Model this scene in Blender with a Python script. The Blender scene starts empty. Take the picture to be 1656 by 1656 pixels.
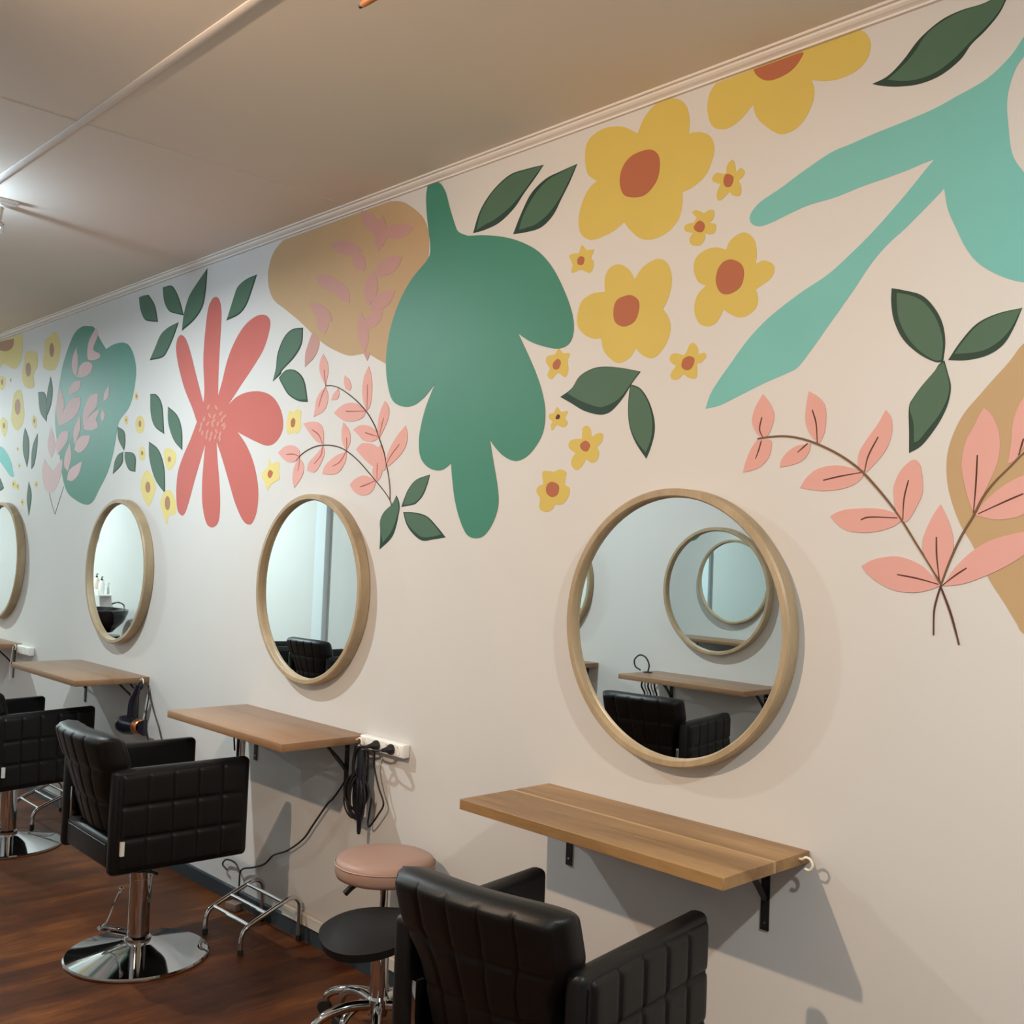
import bpy, bmesh, math, random
from mathutils import Vector, Matrix
random.seed(7)
scene = bpy.context.scene
COL = scene.collection
PI = math.pi

# ------------------------------------------------------------------ camera
def set_camera():
    f, yaw, pitch, roll = 1690.163, 0.81045, 0.04023, 0.03905
    fw = Vector((-math.sin(yaw)*math.cos(pitch), math.cos(yaw)*math.cos(pitch), math.sin(pitch)))
    rt = Vector((math.cos(yaw), math.sin(yaw), 0)); up = rt.cross(fw)
    r2 = rt*math.cos(roll) + up*math.sin(roll); u2 = -rt*math.sin(roll) + up*math.cos(roll)
    cd = bpy.data.cameras.new('camera'); co = bpy.data.objects.new('camera', cd); COL.objects.link(co)
    m = Matrix((r2, u2, -fw)).transposed().to_4x4(); m.translation = Vector((0, -2.44098, 1.615))
    co.matrix_world = m
    cd.sensor_fit = 'HORIZONTAL'; cd.sensor_width = 36.0; cd.lens = 36.0*f/1656.0
    cd.clip_start = 0.02
    scene.camera = co
set_camera()

# ------------------------------------------------------------------ world and exposure
w = bpy.data.worlds.new('world'); scene.world = w; w.use_nodes = True
w.node_tree.nodes['Background'].inputs[0].default_value = (0.6, 0.7, 0.8, 1)
w.node_tree.nodes['Background'].inputs[1].default_value = 0.0
scene.view_settings.view_transform = 'Standard'; scene.view_settings.look = 'None'
scene.view_settings.gamma = 1.0; scene.view_settings.use_curve_mapping = False
scene.view_settings.exposure = 0.03
# linear colour times watts of every lamp; each lamp is built as a fitting further down
LAMP = dict(near=(55, 55, 51), mid=(47, 51, 51), far=(102, 122, 122), warm=(218, 160, 114), glow=(1.0, 1.35, 1.65))
MULTI = [(0.42, 'near'), (-4.68, 'mid'), (-9.35, 'far'), (-13.6, 'far')]     # ceiling fittings, all at y = -1.35
POLE = (-1.564, -1.383)
SPOT = dict(pos=(-2.37, -2.74, 2.76), aim=(-1.75, 0.0, 1.35))

# ------------------------------------------------------------------ helpers
def link(o):
    COL.objects.link(o); return o
def tag(o, label=None, cat=None, group=None, kind=None):
    if label: o['label'] = label
    if cat: o['category'] = cat
    if group: o['group'] = group
    if kind: o['kind'] = kind
    return o
def thing(name, label, cat, loc=(0, 0, 0), rz=0, group=None):
    o = link(bpy.data.objects.new(name, None)); o.location = loc; o.rotation_euler = (0, 0, rz)
    o.empty_display_size = 0.1
    return tag(o, label, cat, group)
def obj(name, me, mat, parent=None, smooth=30):
    if mat is not None:
        me.materials.clear(); me.materials.append(mat)
    if smooth:
        me.polygons.foreach_set('use_smooth', [True]*len(me.polygons))
        me.set_sharp_from_angle(angle=math.radians(smooth))
    o = link(bpy.data.objects.new(name, me))
    if parent: o.parent = parent
    return o
def copy_tree(o, parent=None):
    c = link(o.copy()); c.parent = parent
    for ch in list(o.children): copy_tree(ch, c)
    return c

class MB:
    """collects simple shapes into one mesh"""
    def __init__(s): s.v = []; s.f = []
    def add(s, vs, fs):
        n = len(s.v); s.v += [tuple(v) for v in vs]; s.f += [tuple(i+n for i in f) for f in fs]; return s
    def box(s, x0, x1, y0, y1, z0, z1):
        return s.add([(x, y, z) for z in (z0, z1) for y in (y0, y1) for x in (x0, x1)],
                     [(0, 2, 3, 1), (4, 5, 7, 6), (0, 1, 5, 4), (2, 6, 7, 3), (0, 4, 6, 2), (1, 3, 7, 5)])
    def rbox(s, x0, x1, y0, y1, z0, z1, r=0.01, seg=3):
        bm = bmesh.new(); bmesh.ops.create_cube(bm, size=1)
        for v in bm.verts:
            v.co = ((x0+x1)/2+v.co.x*(x1-x0), (y0+y1)/2+v.co.y*(y1-y0), (z0+z1)/2+v.co.z*(z1-z0))
        bmesh.ops.bevel(bm, geom=list(bm.edges), offset=r, segments=seg, profile=0.5, affect='EDGES')
        bm.verts.index_update()
        s.add([v.co[:] for v in bm.verts], [[v.index for v in f.verts] for f in bm.faces]); bm.free(); return s
    def lathe(s, prof, c=(0, 0, 0), n=32, axis='z', cap=True):
        vs = []; fs = []; m = len(prof)
        for i in range(n):
            a = 2*PI*i/n; ca, sa = math.cos(a), math.sin(a)
            for r, h in prof:
                p = (r*ca, r*sa, h) if axis == 'z' else ((r*ca, h, r*sa) if axis == 'y' else (h, r*ca, r*sa))
                vs.append((p[0]+c[0], p[1]+c[1], p[2]+c[2]))
        for i in range(n):
            j = (i+1) % n
            for k in range(m-1): fs.append((i*m+k, j*m+k, j*m+k+1, i*m+k+1))
        if cap:
            if prof[0][0] > 1e-6: fs.append(tuple(i*m for i in range(n))[::-1])
            if prof[-1][0] > 1e-6: fs.append(tuple(i*m+m-1 for i in range(n)))
        return s.add(vs, fs)
    def tube(s, pts, r, n=10, closed=False):
        pts = [Vector(p) for p in pts]; k = len(pts); vs = []; fs = []
        rr = r if isinstance(r, (list, tuple)) else [r]*k
        up = None
        for i, p in enumerate(pts):
            a = pts[(i-1) % k] if (closed or i > 0) else p
            b = pts[(i+1) % k] if (closed or i < k-1) else p
            t = (b-a).normalized()
            if up is None:
                up = Vector((0, 0, 1)) if abs(t.z) < 0.9 else Vector((1, 0, 0))
            up = (up - t*up.dot(t)).normalized(); q = t.cross(up)
            for j in range(n):
                an = 2*PI*j/n; vs.append(p+(up*math.cos(an)+q*math.sin(an))*rr[i])
        for i in range(k if closed else k-1):
            i2 = (i+1) % k
            for j in range(n):
                j2 = (j+1) % n; fs.append((i*n+j, i*n+j2, i2*n+j2, i2*n+j))
        if not closed:
            fs.append(tuple(range(n))[::-1]); fs.append(tuple((k-1)*n+j for j in range(n)))
        return s.add(vs, fs)
    def prism(s, poly, a0, a1, axis='x'):
        n = len(poly); vs = []
        for a in (a0, a1):
            for u, v in poly:
                vs.append((a, u, v) if axis == 'x' else ((u, a, v) if axis == 'y' else (u, v, a)))
        fs = [tuple(range(n)), tuple(range(n, 2*n))[::-1]]
        for i in range(n):
            j = (i+1) % n; fs.append((j, i, n+i, n+j))
        return s.add(vs, fs)
    def sphere(s, c, r, n=16, m=10, sc=(1, 1, 1)):
        vs = [(c[0], c[1], c[2]-r*sc[2])]; fs = []
        for i in range(1, m):
            ph = -PI/2+PI*i/m
            for j in range(n):
                a = 2*PI*j/n
                vs.append((c[0]+r*sc[0]*math.cos(ph)*math.cos(a), c[1]+r*sc[1]*math.cos(ph)*math.sin(a), c[2]+r*sc[2]*math.sin(ph)))
        vs.append((c[0], c[1], c[2]+r*sc[2])); top = len(vs)-1
        for j in range(n): fs.append((0, 1+(j+1) % n, 1+j))
        for i in range(m-2):
            for j in range(n):
                a = 1+i*n+j; b = 1+i*n+(j+1) % n; fs.append((a, b, b+n, a+n))
        b0 = 1+(m-2)*n
        for j in range(n): fs.append((b0+j, b0+(j+1) % n, top))
        return s.add(vs, fs)
    def grid(s, fn, nu, nv, flip=False):
        vs = [fn(i/nu, j/nv) for j in range(nv+1) for i in range(nu+1)]; fs = []
        for j in range(nv):
            for i in range(nu):
                a = j*(nu+1)+i; q = (a, a+1, a+nu+2, a+nu+1); fs.append(q[::-1] if flip else q)
        return s.add(vs, fs)
    def mesh(s, name='mesh', fix=True):
        me = bpy.data.meshes.new(name); me.from_pydata(s.v, [], s.f)
        if fix:
            bm = bmesh.new(); bm.from_mesh(me); bmesh.ops.recalc_face_normals(bm, faces=list(bm.faces)); bm.to_mesh(me); bm.free()
        me.update(); return me
    def build(s, name, mat, parent=None, smooth=30): return obj(name, s.mesh(name), mat, parent, smooth)

def spline(pts, n=6, closed=False):
    """Catmull-Rom through 3-D or 2-D points"""
    P_ = [Vector(p) for p in pts]; k = len(P_); out = []
    for i in range(k if closed else k-1):
        p1, p2 = P_[i], P_[(i+1) % k]
        p0 = P_[i-1] if (closed or i > 0) else p1*2-p2
        p3 = P_[(i+2) % k] if (closed or i+2 < k) else p2*2-p1
        for j in range(n):
            t = j/n
            out.append(0.5*((2*p1)+(p2-p0)*t+(2*p0-5*p1+4*p2-p3)*t*t+(3*p1-p0-3*p2+p3)*t*t*t))
    if not closed: out.append(P_[-1])
    return out

# ------------------------------------------------------------------ materials
def srgb(r, g, b):
    f = lambda c: ((c/255)/12.92) if c/255 <= 0.04045 else (((c/255)+0.055)/1.055)**2.4
    return (f(r), f(g), f(b), 1)
def mat(name, col, rough=0.6, metal=0.0, var=0.0, scale=30.0, bump=0.0, spec=0.5, coat=0.0):
    m = bpy.data.materials.new(name); m.use_nodes = True; nt = m.node_tree; b = nt.nodes['Principled BSDF']
    b.inputs['Base Color'].default_value = col; b.inputs['Roughness'].default_value = rough
    b.inputs['Metallic'].default_value = metal; b.inputs['Specular IOR Level'].default_value = spec
    b.inputs['Coat Weight'].default_value = coat
    if var or bump:
        tc = nt.nodes.new('ShaderNodeTexCoord'); no = nt.nodes.new('ShaderNodeTexNoise')
        no.inputs['Scale'].default_value = scale; no.inputs['Detail'].default_value = 4
        nt.links.new(tc.outputs['Object'], no.inputs['Vector'])
        if var:
            mx = nt.nodes.new('ShaderNodeMix'); mx.data_type = 'RGBA'
            mx.inputs[6].default_value = tuple(c*(1-var) for c in col[:3])+(1,); mx.inputs[7].default_value = tuple(min(1, c*(1+var)) for c in col[:3])+(1,)
            nt.links.new(no.outputs['Fac'], mx.inputs[0]); nt.links.new(mx.outputs[2], b.inputs['Base Color'])
        if bump:
            bp = nt.nodes.new('ShaderNodeBump'); bp.inputs['Strength'].default_value = bump; bp.inputs['Distance'].default_value = 0.002
            nt.links.new(no.outputs['Fac'], bp.inputs['Height']); nt.links.new(bp.outputs['Normal'], b.inputs['Normal'])
    return m
def wood(name, c1, c2, axis='x', rough=0.45, scale=9.0, tone=0.12):
    m = bpy.data.materials.new(name); m.use_nodes = True; nt = m.node_tree; N = nt.nodes; L = nt.links; b = N['Principled BSDF']
    tc = N.new('ShaderNodeTexCoord'); mp = N.new('ShaderNodeMapping')
    st = {'x': (0.12, 1, 1), 'y': (1, 0.12, 1), 'z': (1, 1, 0.12)}[axis]
    mp.inputs['Scale'].default_value = st; L.new(tc.outputs['Object'], mp.inputs['Vector'])
    oi = N.new('ShaderNodeObjectInfo'); vm = N.new('ShaderNodeVectorMath'); vm.operation = 'ADD'
    sc = N.new('ShaderNodeMath'); sc.operation = 'MULTIPLY'; sc.inputs[1].default_value = 37.0
    L.new(oi.outputs['Random'], sc.inputs[0]); L.new(mp.outputs['Vector'], vm.inputs[0]); L.new(sc.outputs[0], vm.inputs[1])
    n1 = N.new('ShaderNodeTexNoise'); n1.inputs['Scale'].default_value = scale; n1.inputs['Detail'].default_value = 6; n1.inputs['Distortion'].default_value = 0.6
    L.new(vm.outputs[0], n1.inputs['Vector'])
    n2 = N.new('ShaderNodeTexNoise'); n2.inputs['Scale'].default_value = scale*14; n2.inputs['Detail'].default_value = 3
    L.new(vm.outputs[0], n2.inputs['Vector'])
    ad = N.new('ShaderNodeMath'); ad.operation = 'MULTIPLY_ADD'; ad.inputs[1].default_value = 0.35; L.new(n2.outputs['Fac'], ad.inputs[0]); L.new(n1.outputs['Fac'], ad.inputs[2])
    r = N.new('ShaderNodeValToRGB'); r.color_ramp.elements[0].position = 0.45; r.color_ramp.elements[0].color = c1
    r.color_ramp.elements[1].position = 0.9; r.color_ramp.elements[1].color = c2
    L.new(ad.outputs[0], r.inputs[0])
    hs = N.new('ShaderNodeHueSaturation'); mr = N.new('ShaderNodeMapRange'); mr.inputs[3].default_value = 1-tone; mr.inputs[4].default_value = 1+tone
    L.new(oi.outputs['Random'], mr.inputs[0]); L.new(mr.outputs[0], hs.inputs['Value']); L.new(r.outputs[0], hs.inputs['Color'])
    L.new(hs.outputs[0], b.inputs['Base Color']); b.inputs['Roughness'].default_value = rough
    bp = N.new('ShaderNodeBump'); bp.inputs['Strength'].default_value = 0.15; bp.inputs['Distance'].default_value = 0.001
    L.new(n2.outputs['Fac'], bp.inputs['Height']); L.new(bp.outputs['Normal'], b.inputs['Normal'])
    return m
def emit(name, col, strength):
    m = bpy.data.materials.new(name); m.use_nodes = True; nt = m.node_tree
    b = nt.nodes['Principled BSDF']; b.inputs['Base Color'].default_value = (0.8, 0.8, 0.8, 1)
    b.inputs['Emission Color'].default_value = tuple(col)+(1,); b.inputs['Emission Strength'].default_value = strength
    return m
def floor_material():
    m = bpy.data.materials.new('stained_floor'); m.use_nodes = True; nt = m.node_tree; N = nt.nodes; L = nt.links; b = N['Principled BSDF']
    tc = N.new('ShaderNodeTexCoord'); mp = N.new('ShaderNodeMapping'); mp.inputs['Scale'].default_value = (1, 0.13, 1)
    L.new(tc.outputs['Object'], mp.inputs['Vector'])
    n1 = N.new('ShaderNodeTexNoise'); n1.inputs['Scale'].default_value = 7; n1.inputs['Detail'].default_value = 8; n1.inputs['Distortion'].default_value = 0.8; L.new(mp.outputs[0], n1.inputs['Vector'])
    n2 = N.new('ShaderNodeTexNoise'); n2.inputs['Scale'].default_value = 2.2; n2.inputs['Detail'].default_value = 5; L.new(tc.outputs['Object'], n2.inputs['Vector'])
    n3 = N.new('ShaderNodeTexNoise'); n3.inputs['Scale'].default_value = 70; n3.inputs['Detail'].default_value = 3; L.new(mp.outputs[0], n3.inputs['Vector'])
    br = N.new('ShaderNodeTexBrick'); br.inputs['Scale'].default_value = 1.0; br.inputs['Brick Width'].default_value = 1.6; br.inputs['Row Height'].default_value = 0.13
    br.inputs['Mortar Size'].default_value = 0.0015; br.inputs['Color1'].default_value = (0.35, 0.35, 0.35, 1); br.inputs['Color2'].default_value = (0.62, 0.62, 0.62, 1); br.inputs['Mortar'].default_value = (0.25, 0.25, 0.25, 1)
    rm = N.new('ShaderNodeMapping'); rm.inputs['Rotation'].default_value = (0, 0, PI/2); L.new(tc.outputs['Object'], rm.inputs['Vector']); L.new(rm.outputs[0], br.inputs['Vector'])
    a = N.new('ShaderNodeMath'); a.operation = 'ADD'; L.new(n1.outputs['Fac'], a.inputs[0]); L.new(n2.outputs['Fac'], a.inputs[1])
    a2 = N.new('ShaderNodeMath'); a2.operation = 'MULTIPLY_ADD'; a2.inputs[1].default_value = 0.5; L.new(n3.outputs['Fac'], a2.inputs[0]); L.new(a.outputs[0], a2.inputs[2])
    a3 = N.new('ShaderNodeMath'); a3.operation = 'MULTIPLY_ADD'; a3.inputs[1].default_value = 0.5; L.new(br.outputs['Color'], a3.inputs[0]); L.new(a2.outputs[0], a3.inputs[2])
    mr = N.new('ShaderNodeMapRange'); mr.inputs[1].default_value = 1.1; mr.inputs[2].default_value = 1.9; L.new(a3.outputs[0], mr.inputs[0])
    r = N.new('ShaderNodeValToRGB'); r.color_ramp.elements[0].position = 0.0; r.color_ramp.elements[0].color = srgb(44, 20, 7)
    r.color_ramp.elements[1].position = 1.0; r.color_ramp.elements[1].color = srgb(126, 74, 32)
    e = r.color_ramp.elements.new(0.5); e.color = srgb(80, 41, 16)
    L.new(mr.outputs[0], r.inputs[0]); L.new(r.outputs[0], b.inputs['Base Color'])
    b.inputs['Roughness'].default_value = 0.42; b.inputs['Specular IOR Level'].default_value = 0.16
    bp = N.new('ShaderNodeBump'); bp.inputs['Strength'].default_value = 0.12; bp.inputs['Distance'].default_value = 0.002; L.new(a2.outputs[0], bp.inputs['Height']); L.new(bp.outputs['Normal'], b.inputs['Normal'])
    return m

M = {}
M['wall'] = mat('wall_paint', srgb(204, 202, 199), 0.55, var=0.02, scale=3, bump=0.05)
M['ceiling'] = mat('ceiling_paint', srgb(230, 219, 206), 0.8, var=0.02, scale=2)
M['trim'] = mat('trim_gloss_paint', srgb(224, 216, 208), 0.45)
M['cream'] = mat('cream_trim', srgb(190, 182, 170), 0.5)
M['floor'] = floor_material()
M['skirt'] = mat('dark_vinyl_skirting', srgb(38, 46, 52), 0.5, var=0.15, scale=12)
M['vinyl'] = mat('black_vinyl', srgb(12, 12, 13), 0.44, bump=0.2, scale=420, spec=0.32)
M['chrome'] = mat('chrome', (0.60, 0.61, 0.62, 1), 0.06, 1.0)
M['satin'] = mat('satin_chrome', (0.75, 0.76, 0.77, 1), 0.2, 1.0)
M['black'] = mat('black_metal', srgb(24, 24, 25), 0.45)
M['rubber'] = mat('black_rubber', srgb(18, 18, 18), 0.7)
M['cable'] = mat('black_cable', srgb(20, 20, 22), 0.5)
M['plastic'] = mat('white_plastic', srgb(232, 230, 224), 0.35)
M['dplastic'] = mat('dark_plastic', srgb(24, 26, 36), 0.25)
M['copper'] = mat('copper_ring', srgb(190, 112, 68), 0.3, 0.7)
M['wood'] = wood('oak_worktop', srgb(112, 82, 48), srgb(160, 124, 80), 'x', 0.45, 10, 0.09)
M['wood2'] = wood('brown_worktop', srgb(122, 90, 62), srgb(156, 120, 88), 'x', 0.35, 7, 0.04)
M['frame'] = wood('pale_oak_frame', srgb(150, 130, 100), srgb(176, 156, 126), 'z', 0.45, 14, 0.02)
M['wood3'] = wood('orange_timber', srgb(150, 88, 46), srgb(190, 126, 74), 'x', 0.4, 12, 0.05)
M['glass'] = mat('mirror_silver', (0.86, 0.92, 0.92, 1), 0.0, 1.0)
M['pinkseat'] = mat('pink_vinyl', srgb(158, 127, 113), 0.5, bump=0.08, scale=300)
M['hook'] = mat('cream_hook', srgb(236, 226, 206), 0.35)
M['tag'] = mat('white_tag', srgb(225, 225, 220), 0.6)
M['basin'] = mat('black_basin', srgb(14, 15, 18), 0.12)
M['clear'] = bpy.data.materials.new('clear_glass'); M['clear'].use_nodes = True
_n = M['clear'].node_tree; _t = _n.nodes.new('ShaderNodeBsdfTransparent'); _g = _n.nodes.new('ShaderNodeBsdfGlossy'); _g.inputs['Roughness'].default_value = 0.03
_m = _n.nodes.new('ShaderNodeMixShader'); _f = _n.nodes.new('ShaderNodeLayerWeight'); _f.inputs['Blend'].default_value = 0.35
_n.links.new(_f.outputs['Facing'], _m.inputs[0]); _n.links.new(_t.outputs[0], _m.inputs[1]); _n.links.new(_g.outputs[0], _m.inputs[2])
_n.links.new(_m.outputs[0], _n.nodes['Material Output'].inputs['Surface'])
M['cream_soap'] = mat('cream_bottle', srgb(222, 205, 190), 0.4)
PAINT = {}
def paint(key, rgb, rough=0.6, var=0.05):
    PAINT[key] = mat('mural_'+key, tuple(c*0.78 for c in srgb(*rgb)[:3])+(1,), rough, var=var, scale=6, bump=0.05, spec=0.3)
for k, c in dict(teal=(128, 206, 200), dleaf=(40, 70, 58), gleaf=(82, 116, 94), tan=(203, 171, 128), pink=(238, 178, 168), thin_pink=(238, 205, 206),
                 brown=(124, 90, 64), vein=(92, 52, 42), veinp=(176, 84, 78), yellow=(226, 201, 102), thin_yellow=(241, 222, 142), rust=(190, 112, 78), thin_rust=(186, 138, 104),
                 green=(66, 142, 118), mauve=(207, 158, 148), coral=(208, 110, 100), coral2=(216, 146, 130), grey=(150, 154, 150)).items():
    paint(k, c)
for k in ('green',):
    PAINT[k].node_tree.nodes['Principled BSDF'].inputs['Roughness'].default_value = 0.5; PAINT[k].node_tree.nodes['Principled BSDF'].inputs['Specular IOR Level'].default_value = 0.35

# ------------------------------------------------------------------ the room
XL, XR, YF, H = -15.5, 2.4, -3.0, 3.03
tag(MB().box(XL-.1, XR+.1, YF-.1, .1, -.1, 0).build('floor', M['floor'], smooth=0), kind='structure')
tag(MB().box(XL-.1, XR+.1, YF-.1, .1, H, H+.1).build('ceiling', M['ceiling'], smooth=0), kind='structure')
wall_back = tag(MB().box(XL-.1, XR+.1, 0, .1, 0, H).build('wall_back', M['wall'], smooth=0), kind='structure')
wall_front = tag(MB().box(XL-.1, XR+.1, YF-.1, YF, 0, H).build('wall_front', M['wall'], smooth=0), kind='structure')
tag(MB().box(XL-.1, XL, YF, 0, 0, H).build('wall_left', M['wall'], smooth=0), kind='structure')
tag(MB().box(XR, XR+.1, YF, 0, 0, H).build('wall_right', M['wall'], smooth=0), kind='structure')
# cornice along the mural wall and its twin on the opposite wall
prof = [(0.004, 3.002), (-0.010, 3.002), (-0.010, 3.008), (-0.014, 3.010), (-0.022, 3.013), (-0.028, 3.018), (-0.031, 3.0235), (-0.040, 3.0235), (-0.042, 3.026), (-0.042, H+.004), (0.004, H+.004)]
tag(MB().prism(prof, XL, XR).build('trim_1', M['trim'], smooth=0), kind='structure')
tag(MB().prism([(YF-u, v) for u, v in prof][::-1], XL, XR).build('trim_2', M['trim'], smooth=0), kind='structure')
# ceiling battens: a long half-round cover strip and thin sheet joints
tag(MB().prism([(-1.137, H+.002), (-1.137, H-.003), (-1.131, H-.007), (-1.113, H-.007), (-1.107, H-.003), (-1.107, H+.002)], XL, XR).build('trim_3', M['trim'], smooth=40), kind='structure')
def joint(n, x, y0, y1):
    tag(MB().prism([(x-.011, H+.002), (x-.010, H-.0015), (x+.010, H-.0015), (x+.011, H+.002)], y0, y1, 'y').build('trim_%d' % n, M['trim'], smooth=0), kind='structure')
joint(4, -3.606, -1.107, -0.04); joint(5, -3.606, YF+.04, -1.137); joint(6, -8.48, -1.107, -0.04); joint(7, 1.26, -1.107, -0.04)
# skirting: dark vinyl strip, and a cream board above it to the right
tag(MB().prism([(0.004, 0), (-0.012, 0), (-0.010, 0.058), (-0.006, 0.064), (0.004, 0.064)], XL, XR).build('baseboard_back', M['skirt'], smooth=0), kind='structure')
tag(MB().prism([(YF+.004-.008, 0), (YF+.012, 0), (YF+.010, 0.058), (YF+.006, 0.064), (YF-.004, 0.064)][::-1], XL, XR).build('baseboard_front', M['skirt'], smooth=0), kind='structure')
tag(MB().prism([(0.004, 0.064), (-0.016, 0.064), (-0.016, 0.104), (-0.012, 0.110), (0.004, 0.112)], -3.86, XR).build('trim_8', M['cream'], smooth=0), kind='structure')
# pilaster on the opposite wall, seen in the mirrors
tag(MB().rbox(-8.22, -8.05, YF-.02, YF+.05, 0, H, .004, 1).build('trim_9', mat('grey_trim', srgb(214, 220, 222), .5), smooth=0), kind='structure')

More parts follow.
